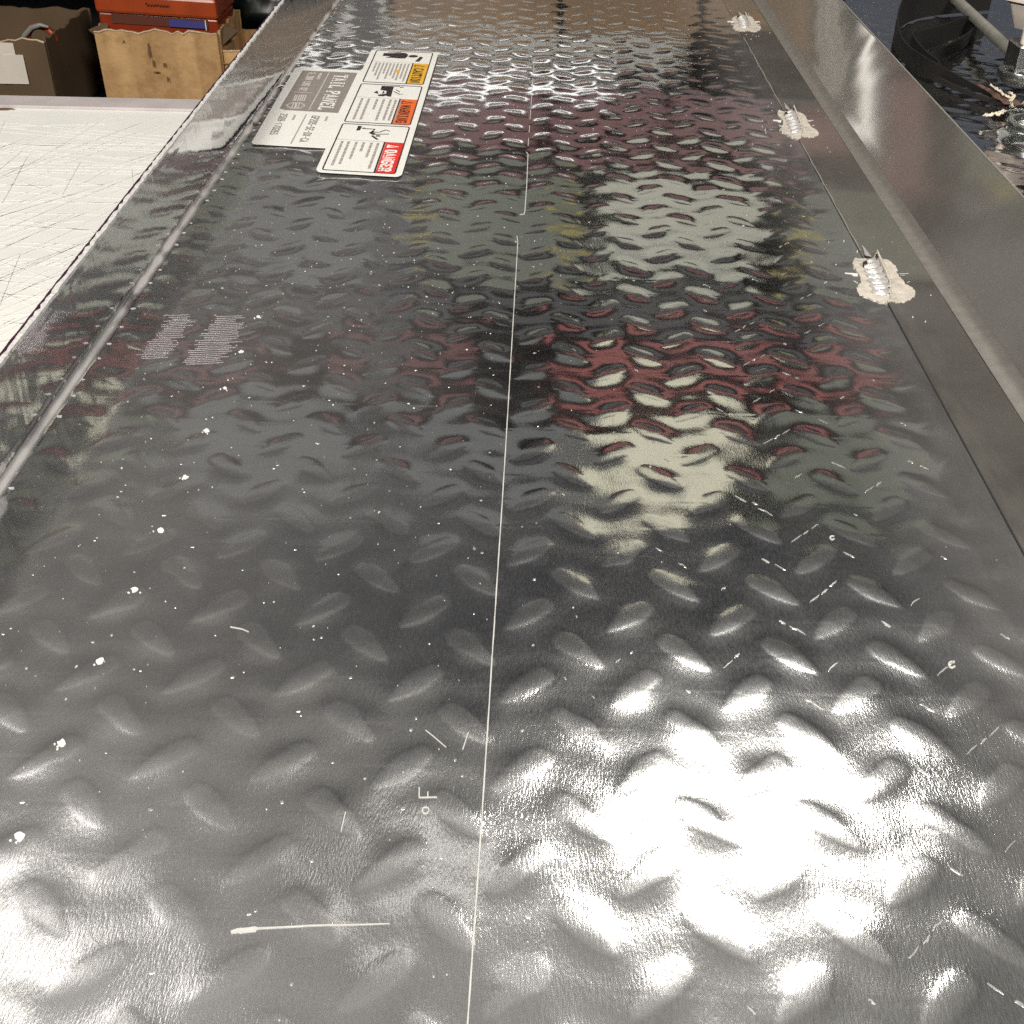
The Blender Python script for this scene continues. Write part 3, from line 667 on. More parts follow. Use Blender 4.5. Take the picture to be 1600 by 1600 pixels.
# block letters drawn as strokes on a 5 x 7 field (x right, y up)
STROKES = {
 'T': [[(0, 7), (5, 7)], [(2.5, 7), (2.5, 0)], [(1.4, 0), (3.6, 0)], [(0, 7), (0, 5.6)], [(5, 7), (5, 5.6)]],
 'A': [[(0.3, 0), (2.5, 7), (4.7, 0)], [(1.1, 2.3), (3.9, 2.3)], [(-.4, 0), (1.2, 0)], [(3.8, 0), (5.4, 0)]],
 'I': [[(2.5, 0), (2.5, 7)], [(1.2, 0), (3.8, 0)], [(1.2, 7), (3.8, 7)]],
 'L': [[(0.8, 7), (0.8, 0), (5, 0), (5, 1.6)], [(0, 7), (2, 7)]],
 'P': [[(0.8, 0), (0.8, 7), (4, 7), (4.8, 6.2), (4.8, 4.2), (4, 3.3), (0.8, 3.3)], [(0, 0), (2, 0)]],
 'N': [[(0.5, 0), (0.5, 7), (4.5, 0), (4.5, 7)], [(-.2, 0), (1.4, 0)], [(3.6, 7), (5.3, 7)]],
 'E': [[(5, 1.4), (5, 0), (0.8, 0), (0.8, 7), (5, 7), (5, 5.6)], [(0.8, 3.6), (3.6, 3.6)]],
 'C': [[(4.8, 5.3), (4.2, 7), (1, 7), (0.4, 6), (0.4, 1), (1, 0), (4.2, 0), (4.8, 1.5)]],
 'U': [[(0.5, 7), (0.5, 1), (1.4, 0), (3.6, 0), (4.5, 1), (4.5, 7)], [(-.2, 7), (1.3, 7)], [(3.7, 7), (5.2, 7)]],
 'O': [[(1.2, 0), (0.4, 1), (0.4, 6), (1.2, 7), (3.8, 7), (4.6, 6), (4.6, 1), (3.8, 0), (1.2, 0)]],
 'W': [[(0, 7), (1.2, 0), (2.5, 5.5), (3.8, 0), (5, 7)]],
 'R': [[(0.8, 0), (0.8, 7), (4, 7), (4.8, 6.2), (4.8, 4.4), (4, 3.5), (0.8, 3.5)], [(3, 3.5), (4.8, 0)], [(0, 0), (1.8, 0)], [(4, 0), (5.4, 0)]],
 'G': [[(4.8, 5.3), (4.2, 7), (1, 7), (0.4, 6), (0.4, 1), (1, 0), (4, 0), (4.7, .8), (4.7, 3.2), (2.8, 3.2)]],
 'D': [[(0.8, 0), (0.8, 7), (3.6, 7), (4.7, 5.8), (4.7, 1.2), (3.6, 0), (0.8, 0)]],
 'S': [[(4.6, 5.6), (4, 7), (1, 7), (.4, 6), (.4, 4.4), (1, 3.6), (4, 3.6), (4.6, 2.8), (4.6, 1), (4, 0), (1, 0), (.4, 1.4)]],
 'H': [[(.5, 0), (.5, 7)], [(4.5, 0), (4.5, 7)], [(.5, 3.5), (4.5, 3.5)]],
 'X': [[(0.3, 0), (4.7, 7)], [(0.3, 7), (4.7, 0)]], 'B': [[(0.6, 0), (0.6, 7), (3.8, 7), (4.5, 6), (4.5, 4.6), (3.8, 3.6), (.6, 3.6)], [(3.8, 3.6), (4.7, 2.6), (4.7, 1), (3.8, 0), (.6, 0)]],
 '0': [[(1.2, 0), (0.4, 1), (0.4, 6), (1.2, 7), (3.8, 7), (4.6, 6), (4.6, 1), (3.8, 0), (1.2, 0)]],
 '1': [[(1, 5.6), (2.5, 7), (2.5, 0)]], '7': [[(.4, 7), (4.6, 7), (1.8, 0)]],
 '2': [[(.4, 5.6), (1, 7), (4, 7), (4.6, 6), (4.6, 4.6), (.4, 1), (.4, 0), (4.7, 0)]],
 '3': [[(.4, 6), (1, 7), (4, 7), (4.6, 6), (4.6, 4.4), (4, 3.6), (2, 3.6)], [(4, 3.6), (4.6, 2.8), (4.6, 1), (4, 0), (1, 0), (.4, 1)]],
 '5': [[(4.6, 7), (.6, 7), (.6, 4), (4, 4), (4.6, 3.2), (4.6, 1), (4, 0), (1, 0), (.4, 1)]],
 '6': [[(4.4, 6.2), (3.8, 7), (1.2, 7), (.4, 6), (.4, 1), (1.2, 0), (3.8, 0), (4.6, 1), (4.6, 3), (3.8, 3.8), (.4, 3.8)]],
 '8': [[(1.2, 3.7), (.5, 4.6), (.5, 6.2), (1.2, 7), (3.8, 7), (4.5, 6.2), (4.5, 4.6), (3.8, 3.7), (1.2, 3.7), (.4, 2.8), (.4, 1), (1.2, 0), (3.8, 0), (4.6, 1), (4.6, 2.8), (3.8, 3.7)]],
 '9': [[(.6, .8), (1.2, 0), (3.8, 0), (4.6, 1), (4.6, 6), (3.8, 7), (1.2, 7), (.4, 6), (.4, 4), (1.2, 3.2), (4.6, 3.2)]],
 '-': [[(1, 3.5), (4, 3.5)]], '.': [[(2, 0), (3, 0)]], ' ': []}
def text(mb, d, s, t0, t1, b0, b1, wd, lift, gap=1.5):
    """lines run towards the viewer (t grows), letter tops point to +s: base at b0, top at b1"""
    n = len(s); pitch = 5 + gap; total = n * pitch - gap
    for k, ch in enumerate(s):
        for st in STROKES[ch]:
            pts = []
            for (gx, gy) in st:
                t = t0 + (t1 - t0) * (k * pitch + gx) / total
                f = gy / 7
                pts.append((b0[0] * (1 - f) + b1[0] * f + (b0[1] * (1 - f) + b1[1] * f) * 0 if False else (b0 * (1 - f) + b1 * f), t))
            band(mb, d, pts, wd, lift)
def small_lines(mb, d, rows, wd, lift):
    """runs of tiny print too small to read: a row of little word blocks"""
    for (s, t0, t1) in rows:
        t = t0; L = 0.004
        while t < t1:
            e = min(t1, t + rng.uniform(0.010, 0.026))
            k = t
            while k < e:
                poly(mb, d, [(s - wd / 2, k), (s + wd / 2, k), (s + wd / 2 * rng.uniform(.6, 1), min(e, k + L * .72)), (s - wd / 2 * rng.uniform(.5, 1), min(e, k + L * .72))], lift); k += L
            t = e + 0.003

# identification sticker
dA = Decal((462, 107.5), (567, 112.4), (513, 234.3), (392, 227.4), ZST)
def z1off(x, y, ox, oy, s): return (ox + x / s, oy + y / s)
mb = MB(); poly(mb, dA, round_rect(0, 0, 1, 1, 0.05, 0.022), 0.0003)
idl = mb.build('identification_label', M_PAPER, panel); tag(idl, 'white sticker with a grey block reading TAIL PANEL')
# grey block corners in this sticker's own coordinates
gx = [dA.inv(430 + a / 12.308, 105 + b / 12.308) for a, b in ((530, 92), (1583, 140), (1210, 915), (190, 858), (88, 825))]
mb = MB(); poly(mb, dA, gx, 0.00045); mb.build('grey_block', M_GREY, idl)
def zi(a, b): return dA.inv(430 + a / 12.308, 105 + b / 12.308)
t_a = zi(1440, 170); t_b = zi(1100, 835); b_a = zi(1150, 170); b_b = zi(805, 850)
bs = (b_a[0] + b_b[0]) / 2; ts = (t_a[0] + t_b[0]) / 2
mb = MB()
text(mb, dA, 'TAIL', b_a[1] + 0.008, zi(1030, 420)[1], bs + 0.02, ts - 0.02, 0.0024, 0.0006, 2.0)
text(mb, dA, 'PANEL', zi(985, 470)[1] + 0.01, b_b[1] - 0.008, bs + 0.02, ts - 0.02, 0.0024, 0.0006, 2.0)
mb.build('tail_panel_lettering', M_PAPER, idl)
mb = MB(); band(mb, dA, [zi(1040, 140), zi(655, 850)], 0.0009, 0.0006)
s0, s1 = zi(650, 140)[0], zi(780, 140)[0]
text(mb, dA, '6.380 LBS R2', zi(700, 140)[1], zi(530, 480)[1], (zi(650, 140)[0] + zi(470, 470)[0]) / 2, (zi(780, 140)[0] + zi(610, 470)[0]) / 2, 0.0009, 0.0006, 2)
text(mb, dA, 'WEIGHT', zi(890, 150)[1], zi(820, 265)[1], (zi(860, 150)[0] + zi(800, 265)[0]) / 2, (zi(905, 150)[0] + zi(845, 265)[0]) / 2, 0.0007, 0.0006, 2)
band(mb, dA, [zi(350, 505), zi(720, 530)], 0.0005, 0.00055)
mb.build('fine_lettering', simple('printed_light_grey', (0.66, 0.62, 0.58), 0.5), idl)
mb = MB()
for a in (370, 405, 450, 490, 530, 575): band(mb, dA, [zi(a + 25, 570), zi(a - 15, 680)], 0.0012, 0.0006)
band(mb, dA, [zi(480, 570), zi(610, 575)], 0.0012, 0.00058)
sh = [(212, 765), (330, 715), (500, 722), (575, 775), (480, 825), (290, 820), (212, 765)]
band(mb, dA, [zi(*p) for p in sh], 0.0013, 0.0006); band(mb, dA, [zi(360, 722), zi(320, 808)], 0.001, 0.00058); band(mb, dA, [zi(470, 730), zi(440, 815)], 0.001, 0.00058); band(mb, dA, [zi(412, 722), zi(385, 820)], 0.002, 0.00058)
mb.build('shield_emblem', simple('printed_emblem_grey', (0.62, 0.58, 0.54), 0.5), idl)
def zj(a, b): return dA.inv(390 + a / 11.43, 170 + b / 11.43)
mb = MB()
text(mb, dA, '2509-170265', zj(670, 125)[1], zj(420, 490)[1], (zj(570, 125)[0] + zj(365, 480)[0]) / 2, (zj(680, 130)[0] + zj(490, 490)[0]) / 2, 0.00085, 0.0006, 2)
M_SER = simple('printed_serial_grey', (0.20, 0.18, 0.17), 0.5)
mb.build('serial_lettering', M_SER, idl); mb = MB()
text(mb, dA, 'GP2OS-SE-DX-CA', zj(1190, 160)[1], zj(960, 625)[1], (zj(1120, 160)[0] + zj(905, 615)[0]) / 2, (zj(1250, 165)[0] + zj(1035, 625)[0]) / 2, 0.00085, 0.0006, 2)
mb.build('model_lettering', M_SER, idl)
mb = MB(); band(mb, dA, [zj(1018, 130), zj(738, 660)], 0.0010, 0.00055)
small_lines(mb, dA, [((zj(800, 140)[0] + zj(760, 235)[0]) / 2 + 0.01, zj(800, 140)[1], zj(760, 235)[1]), ((zj(1395, 170)[0] + zj(1350, 250)[0]) / 2, zj(1395, 170)[1], zj(1350, 250)[1])], 0.035, 0.0005)
mb.build('printed_rule', M_LINE, idl)

# warning sticker
dB = Decal((581, 80), (685.5, 85), (627, 280.5), (492.5, 272.5), ZST + 0.0006)
mb = MB(); poly(mb, dB, round_rect(0, 0, 1, 1, 0.075, 0.02), 0.0003)
wl = mb.build('warning_label', M_PAPER, panel); tag(wl, 'white safety sticker with yellow, orange and red headed panels')
def wz(k): # zoom readings of the three panels
    ox, oy, s = ((560, 78, 12.308), (530, 130, 11.43), (490, 190, 10.0))[k]
    return lambda a, b: dB.inv(ox + a / s, oy + b / s)
def frame(mb, f, tl, tr, br, bl):
    c = [f(*tl), f(*tr), f(*br), f(*bl)]
    x0 = (c[0][0] + c[3][0]) / 2; x1 = (c[1][0] + c[2][0]) / 2; y0 = (c[0][1] + c[1][1]) / 2; y1 = (c[2][1] + c[3][1]) / 2
    r = round_rect(x0, y0, x1, y1, 0.03, 0.008, 3); band(mb, dB, r + [r[0]], 0.0010, 0.0006)
    return x0, y0, x1, y1
frames = MB(); black = MB(); grey = MB()
specs = [(0, (355, 50), (1435, 100), (1245, 710), (85, 660), M_YEL, 'CAUTION', M_BLACK, 'caution_header', (290, 265), (1060, 300)),
         (1, (400, 55), (1480, 100), (1275, 785), (90, 740), M_ORG, 'WARNING', M_BLACK, 'warning_header', (310, 290), (1100, 320)),
         (2, (455, 75), (1500, 120), (1275, 855), (140, 800), M_RED, 'DANGER', M_PAPER, 'danger_header', (360, 322), (1125, 355))]
for (k, tl, tr, br, bl, mat, word, tm, nm, ra, rb2) in specs:
    frames = MB(); f = wz(k); x0, y0, x1, y1 = frame(frames, f, tl, tr, br, bl)
    yr = (f(*ra)[1] + f(*rb2)[1]) / 2; xh = f(*rb2)[0] - 0.005
    thin = MB(); band(thin, dB, [(x0 + 0.01, yr), (xh, yr)], 0.0008, 0.0005); thin.build('printed_rule', M_LINE, wl)
    hb = MB(); poly(hb, dB, [(xh, yr), (x1 - 0.004, yr), (x1 - 0.004, y1 - 0.006), (x1 - 0.02, y1 - 0.0015), (xh, y1 - 0.0015)], 0.00045)
    ho = hb.build(nm, mat, wl)
    band(frames, dB, [(xh, yr), (xh, y1)], 0.0011, 0.0006)
    frames.build('panel_frame', M_BLACK, wl)
    # triangle sign and word
    lb = MB(); sw = x1 - xh
    a0 = xh + sw * 0.18; a1 = xh + sw * 0.78; ty = yr + (y1 - yr) * 0.14
    tri = [(a0, ty - 0.010), (a1, ty), (a0, ty + 0.010)]
    if k == 2: poly(lb, dB, tri, 0.0006)
    else: band(lb, dB, tri + [tri[0]], 0.0013, 0.0006)
    wide = 0.0021 if k == 2 else 0.0015
    text(lb, dB, word, yr + (y1 - yr) * 0.26, yr + (y1 - yr) * 0.93, xh + sw * 0.22, xh + sw * 0.72, wide, 0.00065, 1.9)
    lb.build('header_lettering', tm, wl)
    if k == 2: mbx = MB(); band(mbx, dB, [(a0 + 0.03, ty), (a0 + 0.10, ty)], 0.0012, 0.00072); mbx.build('exclamation_mark', M_RED, wl)
    # small print
    hgt = y1 - yr
    if k == 0: rows = [(i_, yr + hgt * .05, yr + hgt * e) for i_, e in zip(np.linspace(x0 + 0.075, xh - 0.055, 10), (.50, .70, .88, .58, .82, .66, .78, .86, .78, .9))]
    elif k == 1: rows = [(i_, yr + hgt * .05, yr + hgt * e) for i_, e in zip([x0 + .10, x0 + .19, x0 + .30, x0 + .39, x0 + .48, x0 + .55, x0 + .62], (.9, .9, .48, .9, .88, .88, .88))]
    else: rows = [(i_, yr + hgt * .05, yr + hgt * e) for i_, e in zip([x0 + .09, x0 + .17, x0 + .265, x0 + .355, x0 + .45, x0 + .53, x0 + .61], (.86, .80, .62, .36, .54, .90, .90))]
    small_lines(grey, dB, rows, 0.034 if k else 0.028, 0.0005)
grey.build('small_print', M_PGREY, wl, kind='stuff')
f = wz(0); mb = MB(); poly(mb, dB, [f(745, 430), f(800, 430), f(780, 490), f(725, 488)], 0.00062); mb.build('highlighted_word', M_YEL, wl)
# pictograms
mb = MB(); f = wz(0)
body = [(490, 105), (640, 108), (860, 100), (920, 108), (955, 135), (945, 170), (900, 205), (790, 205), (640, 192), (530, 192), (640, 165), (470, 155)]
poly(mb, dB, [f(*p) for p in body], 0.0006)
poly(mb, dB, [f(p, q) for p, q in ((1055 + 92 * math.cos(a), 165 + 22 * math.sin(a)) for a in np.linspace(0, 2 * math.pi, 14)[:-1])], 0.0006)
poly(mb, dB, [f(*p) for p in ((1190, 172), (1245, 192), (1165, 270), (1090, 264))], 0.0006); band(mb, dB, [f(575, 86), f(820, 92)], 0.001, 0.0006)
mb.build('hand_pictogram', M_BLACK, wl)
mb = MB(); f = wz(1)
poly(mb, dB, [f(*p) for p in ((765, 92), (978, 100), (925, 285), (865, 275), (830, 262), (800, 275), (695, 270), (700, 250), (840, 232), (850, 180), (740, 160))], 0.0006)
poly(mb, dB, [f(*p) for p in ((620, 207), (685, 178), (700, 235))], 0.0006); poly(mb, dB, [f(*p) for p in ((790, 178), (815, 208), (770, 235))], 0.0006)
band(mb, dB, [f(980, 105), f(1090, 100)], 0.0008, 0.0006); band(mb, dB, [f(1090, 125), f(1150, 108)], 0.0012, 0.0006)
for pp in (((980, 190), (1085, 245)), ((1020, 160), (1080, 200)), ((1100, 240), (1145, 238))): band(mb, dB, [f(*pp[0]), f(*pp[1])], 0.0008, 0.0006)
mb.build('truck_pictogram', M_BLACK, wl)
mb = MB(); f = wz(2)
poly(mb, dB, [f(*p) for p in ((700, 108), (758, 115), (728, 172), (668, 180))], 0.0006)
band(mb, dB, [f(765, 145), f(800, 145)], 0.0024, 0.0006)
for pp, ww in ((((800, 150), (960, 160), (915, 200)), .0012), (((890, 210), (960, 245)), .0030), (((935, 190), (900, 212)), .002), (((940, 208), (1040, 205), (1130, 172), (1190, 190)), .0010), (((960, 240), (1180, 236)), .0010), (((915, 262), (1000, 322)), .0018), (((975, 265), (1040, 266)), .0028)):
    band(mb, dB, [f(*p) for p in pp], ww, 0.0006)
mb.build('falling_figure_pictogram', M_BLACK, wl)

# ---------------------------------------------------------------- white work table on the left
tab = empty('work_table', (-0.8, 0.5, -0.92), 'white scratched work table beyond the left flange of the panel', 'work table')
MB().box(-1.9, -0.2515, -0.6, 1.019, -0.034, -0.004).build('tabletop', M_TABLE, tab)
MB().box(-1.9, -0.2515, 1.0195, 1.048, -0.036, -0.0015).build('edge_trim', M_TRIM, tab)
for (a, b) in ((-1.85, -0.5), (-1.85, 0.96), (-0.31, -0.5), (-0.31, 0.96)):
    MB().box(a, a + 0.05, b, b + 0.05, -0.92, -0.0345).build('leg', M_LEG, tab)
mb = MB()
def cut(p, a, L_, wd, curv=0.0):
    pts = []
    for k in range(7):
        t = k / 6; q = a + curv * (t - .5)
        pts.append((p[0] + math.cos(q) * L_ * (t - .5), p[1] + math.sin(q) * L_ * (t - .5)))
    pts = [q for q in pts if -1.3 < q[0] < -0.256 and q[1] < 1.012]
    if len(pts) > 2: mb.strip(pts, wd, -0.005, -0.00375)
for k in range(620):
    p = (rng.uniform(-0.9, -0.25), rng.uniform(0.35, 0.97)); fam = rng.random()
    a = rng.normal(1.02, 0.10) if fam < .34 else (rng.normal(-0.06, 0.12) if fam < .68 else (rng.normal(1.5, 0.2) if fam < .8 else rng.uniform(0, 3.14)))
    cut(p, a, rng.uniform(0.05, 0.42) if fam < .68 else rng.uniform(0.03, 0.22), rng.uniform(0.00025, 0.0009), rng.normal(0, 0.03))
mb.build('knife_score', M_CUTLINE, tab, kind='stuff')
mb = MB(); blob(mb, (px(8, 171, -0.004)[0], px(8, 171, -0.004)[1]), 0.0035, -0.005, -0.0036, 12, 2.0, 0.0, 0.35); mb.build('grease_spot', M_STAIN, tab)

# bench under the panel and the second plate
bench = empty('support_bench', (0.35, 0.8, -0.92), 'dark steel bench carrying the panels, mostly hidden beneath them', 'bench')
MB().box(-0.2505, 1.5, -0.5, 1.9, -0.06, -0.0075).build('bench_top', M_LEG, bench)
for (a, b) in ((-0.2, -0.45), (-0.2, 1.8), (1.4, -0.45), (1.4, 1.8)): MB().box(a, a + 0.06, b, b + 0.06, -0.92, -0.0605).build('leg', M_LEG, bench)

# ---------------------------------------------------------------- second plate on the right
sp = empty('second_tread_plate', (0.7, 1.0, 0), 'second shiny tread plate lying beyond the right flange, under the strap and clamp', 'metal plate')
xs2 = np.arange(0.262, 1.1, 0.0024); ys2 = np.arange(0.2, 1.85, 0.0024)
XX, YY2 = np.meshgrid(xs2, ys2)
h2, m2 = relief(XX + 0.011, YY2 + 0.017, 0.0007)
h2 = h2 * np.clip((XX - 0.262) / 0.01, 0, 1)
Z2 = -0.0052 + h2 + 0.0003 * value_noise(XX, YY2, 0.12, 21) + 0.00005 * value_noise(XX, YY2, 0.035, 22)
link('tread_sheet', grid_mesh('second_sheet', XX, YY2, Z2, m2), MP, sp)

# ---------------------------------------------------------------- strap, rod, clamp, ring, torn tape
def ribbon(name, path, z0, z1, mat, parent=None, th=0.0016, res=8):
    """webbing standing on edge: path points (x, y[, zbase, ztop])"""
    P = []
    n = len(path)
    for i in range(n - 1):
        p0, p1, p2, p3 = [path[min(max(i + q, 0), n - 1)] for q in (-1, 0, 1, 2)]
        for k in range(res):
            t = k / res; P.append([0.5 * ((2 * p1[c]) + (-p0[c] + p2[c]) * t + (2 * p0[c] - 5 * p1[c] + 4 * p2[c] - p3[c]) * t * t + (-p0[c] + 3 * p1[c] - 3 * p2[c] + p3[c]) * t ** 3) for c in range(4)])
    P.append(list(path[-1]))
    vs, fs = [], []
    for i, p in enumerate(P):
        a = P[max(i - 1, 0)]; b = P[min(i + 1, len(P) - 1)]; d = Vector((b[0] - a[0], b[1] - a[1])).normalized(); nn = Vector((-d.y, d.x)) * th / 2
        for (s_, z) in ((1, p[2]), (-1, p[2]), (-1, p[3]), (1, p[3])): vs.append((p[0] + nn.x * s_, p[1] + nn.y * s_, z))
        if i:
            q = 4 * i
            for c in range(4): fs.append((q - 4 + c, q - 4 + (c + 1) % 4, q + (c + 1) % 4, q + c))
    m_ = len(vs) - 4; fs += [(0, 3, 2, 1), (m_, m_ + 1, m_ + 2, m_ + 3)]
    return link(name, mesh(name, vs, fs), mat, parent)
strap = empty('webbing_strap', (*px(1440, 80)[:2], 0), 'black webbing strap looped on edge on the plate behind the right flange', 'strap')
def q4(pts): return [(*px(a, b, zb)[:2], zb, zt) for a, b, zb, zt in pts]
ribbon('outer_loop', q4([(1545, 16, -.003, .034), (1500, 20, -.003, .034), (1455, 25, -.003, .036), (1420, 34, -.003, .034), (1401, 50, -.003, .030), (1396, 68, -.003, .020), (1408, 92, -.003, .014), (1438, 118, -.003, .015), (1480, 131, -.002, .010), (1520, 140, .000, .005), (1548, 152, .000, .003)]), 0, 0, M_WEB, strap)
ribbon('inner_loop', q4([(1462, 116, -.003, .010), (1440, 102, -.003, .012), (1424, 90, -.003, .016), (1421, 82, -.003, .018), (1440, 79, -.003, .018), (1475, 67, -.003, .017), (1508, 53, -.003, .016), (1524, 56, -.003, .012), (1505, 74, -.003, .010), (1475, 90, -.003, .009), (1450, 98, -.003, .007)]), 0, 0, M_WEB, strap)
ribbon('loose_tail', q4([(1440, 118, -.003, .004), (1480, 136, -.003, .002), (1530, 155, -.003, .001), (1575, 168, -.003, .002)]), 0, 0, M_WEBE, strap)

M_ROD = simple('dull_galvanised', (0.42, 0.41, 0.36), 0.55, 0.4, vary=0.15, scale=50)
rod = empty('steel_rod', (*px(1560, 70)[:2], 0.01), 'thin grey steel rod lying slantwise behind the strap up to the clamp', 'rod')
a = px(1462, -30, 0.012); b = px(1592, 92, 0.018)
MB().tube([a, a.lerp(b, .5), b], 0.0058, 14).build('shaft', M_ROD, rod, smooth=True)

cl = empty('zinc_clamp', (*px(1634, 138)[:2], 0), 'zinc clamp block on an oval base at the right edge of the photo', 'clamp')
bc = px(1640, 136, 0.004)
def stadium(cx, cy, L_, r, n=10, ang=0.0):
    pts = []
    for s_, a0 in ((1, -90), (-1, 90)):
        for k in range(n + 1):
            a = math.radians(a0 + 180 * k / n); x = s_ * L_ / 2 + r * math.cos(a); y = r * math.sin(a)
            pts.append((cx + x * math.cos(ang) - y * math.sin(ang), cy + x * math.sin(ang) + y * math.cos(ang)))
    return pts
def ring_mesh(mb, outer, inner, z0, z1):
    n = len(outer); vs = [(p[0], p[1], z) for z in (z0, z1) for p in outer] + [(p[0], p[1], z) for z in (z0, z1) for p in inner]
    fs = []
    for i in range(n):
        j = (i + 1) % n
        fs += [(i, j, n + j, n + i), (n + i, n + j, 3 * n + j, 3 * n + i), (3 * n + i, 3 * n + j, 2 * n + j, 2 * n + i), (2 * n + i, 2 * n + j, j, i)]
    mb.add(vs, fs)
mb = MB(); ring_mesh(mb, stadium(bc.x, bc.y, 0.05, 0.024, 12, -0.55), stadium(bc.x, bc.y, 0.05, 0.018, 12, -0.55), 0.006, 0.016)
mb.build('oval_base', M_ZINC, cl, smooth=True, bevel=0.001)
mb = MB(); mb.box(bc.x - 0.036, bc.x + 0.02, bc.y + 0.000, bc.y + 0.034, 0.004, 0.040); mb.build('clamp_body', M_ZINC, cl, bevel=0.0025)
mb = MB(); mb.tube([(bc.x - 0.022, bc.y - 0.004, 0.030), (bc.x + 0.04, bc.y - 0.03, 0.022)], 0.0095, 18); mb.build('cross_pin', M_ZINC, cl, smooth=True)
mb = MB(); mb.box(bc.x - 0.022, bc.x + 0.014, bc.y + 0.004, bc.y + 0.026, 0.0405, 0.050); mb.build('rubber_pad', M_PURPLE, cl, bevel=0.001)
mb = MB(); mb.tube([(bc.x - 0.029, bc.y + 0.010, 0.040), (bc.x - 0.029, bc.y + 0.010, 0.052)], 0.0045, 12); mb.build('clear_post', M_CUP, cl, smooth=True)
cup = empty('pink_cap', (bc.x - 0.002, bc.y + 0.018, 0.051), 'pale pink tapered square plastic cap standing on top of the clamp block', 'plastic cap')
def square_ring(cx, cy, h_, r, z, ang, n=4):
    return [(cx + x * math.cos(ang) - y * math.sin(ang), cy + x * math.sin(ang) + y * math.cos(ang), z) for x, y in round_rect(-h_, -h_, h_, h_, r, r, n)]
cxx, cyy = bc.x - 0.019, bc.y + 0.018
lay = [(0.0150, .004, 0.051), (0.0155, .004, 0.0515), (0.0225, .006, 0.074), (0.0255, .006, 0.0745), (0.0260, .006, 0.0785), (0.0255, .006, 0.0795), (0.0205, .005, 0.0795), (0.0195, .005, 0.076), (0.0185, .005, 0.073)]
vs, fs = [], []; nr = len(square_ring(0, 0, 1, .1, 0, 0))
for (hh_, rr_, zz_) in lay: vs += square_ring(cxx, cyy, hh_, rr_, zz_, math.radians(38))
for i in range(len(lay) - 1):
    for j in range(nr): a0 = i * nr + j; a1 = i * nr + (j + 1) % nr; fs.append((a0, a1, a1 + nr, a0 + nr))
fs.append(tuple(reversed(range(nr)))); fs.append(tuple(range((len(lay) - 1) * nr, len(lay) * nr)))
o = link('cap_shell', mesh('cap_shell', vs, fs), M_CUP, cup, smooth=True); m_ = o.modifiers.new('split', 'EDGE_SPLIT'); m_.split_angle = math.radians(35)
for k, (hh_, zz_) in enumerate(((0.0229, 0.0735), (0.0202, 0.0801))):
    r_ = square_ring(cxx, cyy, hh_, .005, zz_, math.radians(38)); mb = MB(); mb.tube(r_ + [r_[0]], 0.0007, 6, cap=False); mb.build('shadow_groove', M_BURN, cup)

ringo = empty('steel_ring', (*px(1612, 196)[:2], 0), 'bright oval steel ring lying on the plate below the clamp', 'ring')
rc = px(1652, 198, 0.004)
mb = MB(); ring_mesh(mb, stadium(rc.x, rc.y, 0.030, 0.026, 14, -0.4), stadium(rc.x, rc.y, 0.030, 0.020, 14, -0.4), 0.001, 0.0065); mb.build('ring_body', M_ZINC, ringo, smooth=True, bevel=0.0015)
mb = MB(); mb.tube([(rc.x - 0.004, rc.y + 0.01, 0.0), (rc.x - 0.004, rc.y + 0.01, 0.020)], 0.010, 6); mb.build('bolt_head', M_ZINC, ringo, smooth=True)

def crumple(name, pts, wd, mat, parent, z, amp=0.003, seed=1):
    r = np.random.default_rng(seed); vs, fs = [], []; cols = 5
    P = []
    for i in range(len(pts) - 1):
        for k in range(5): P.append(Vector(pts[i]).lerp(Vector(pts[i + 1]), k / 5))
    P.append(Vector(pts[-1]))
    for i, p in enumerate(P):
        d = (P[min(i + 1, len(P) - 1)] - P[max(i - 1, 0)]).normalized(); nn = Vector((-d.y, d.x))
        ww = wd * (0.5 + 0.5 * math.sin(math.pi * (i + .6) / len(P))) * r.uniform(.75, 1.25)
        for c in range(cols): q = p + nn * ww * (c / (cols - 1) - .5); vs.append((q.x, q.y, z + abs(r.normal(0, amp)) + 0.0005))
        if i:
            for c in range(cols - 1): k0 = i * cols + c; fs.append((k0 - cols, k0 - cols + 1, k0 + 1, k0))
    o = link(name, mesh(name, vs, fs), mat, parent); m_ = o.modifiers.new('solid', 'SOLIDIFY'); m_.thickness = 0.0004
    return o
tape = empty('torn_tape', (*px(1560, 165)[:2], 0), 'crumpled brown tape with torn cream edges between the strap end and the ring', 'tape')
crumple('brown_film', [px(1528, 138)[:2], px(1548, 150)[:2], px(1572, 166)[:2], px(1600, 168)[:2]], 0.010, M_FILM, tape, 0.001, .002, 1)
crumple('torn_edge', [px(1545, 142)[:2], px(1556, 149)[:2], px(1567, 158)[:2], px(1578, 163)[:2]], 0.0035, M_FRAY, tape, 0.004, .001, 2)
crumple('torn_edge', [px(1536, 183)[:2], px(1548, 181)[:2], px(1560, 180)[:2], px(1570, 174)[:2]], 0.0065, M_FRAY, tape, 0.000, .0008, 3)
crumple('torn_edge', [px(1576, 150)[:2], px(1583, 156)[:2], px(1577, 163)[:2], px(1580, 172)[:2]], 0.0035, M_FRAY, tape, 0.002, .001, 4)

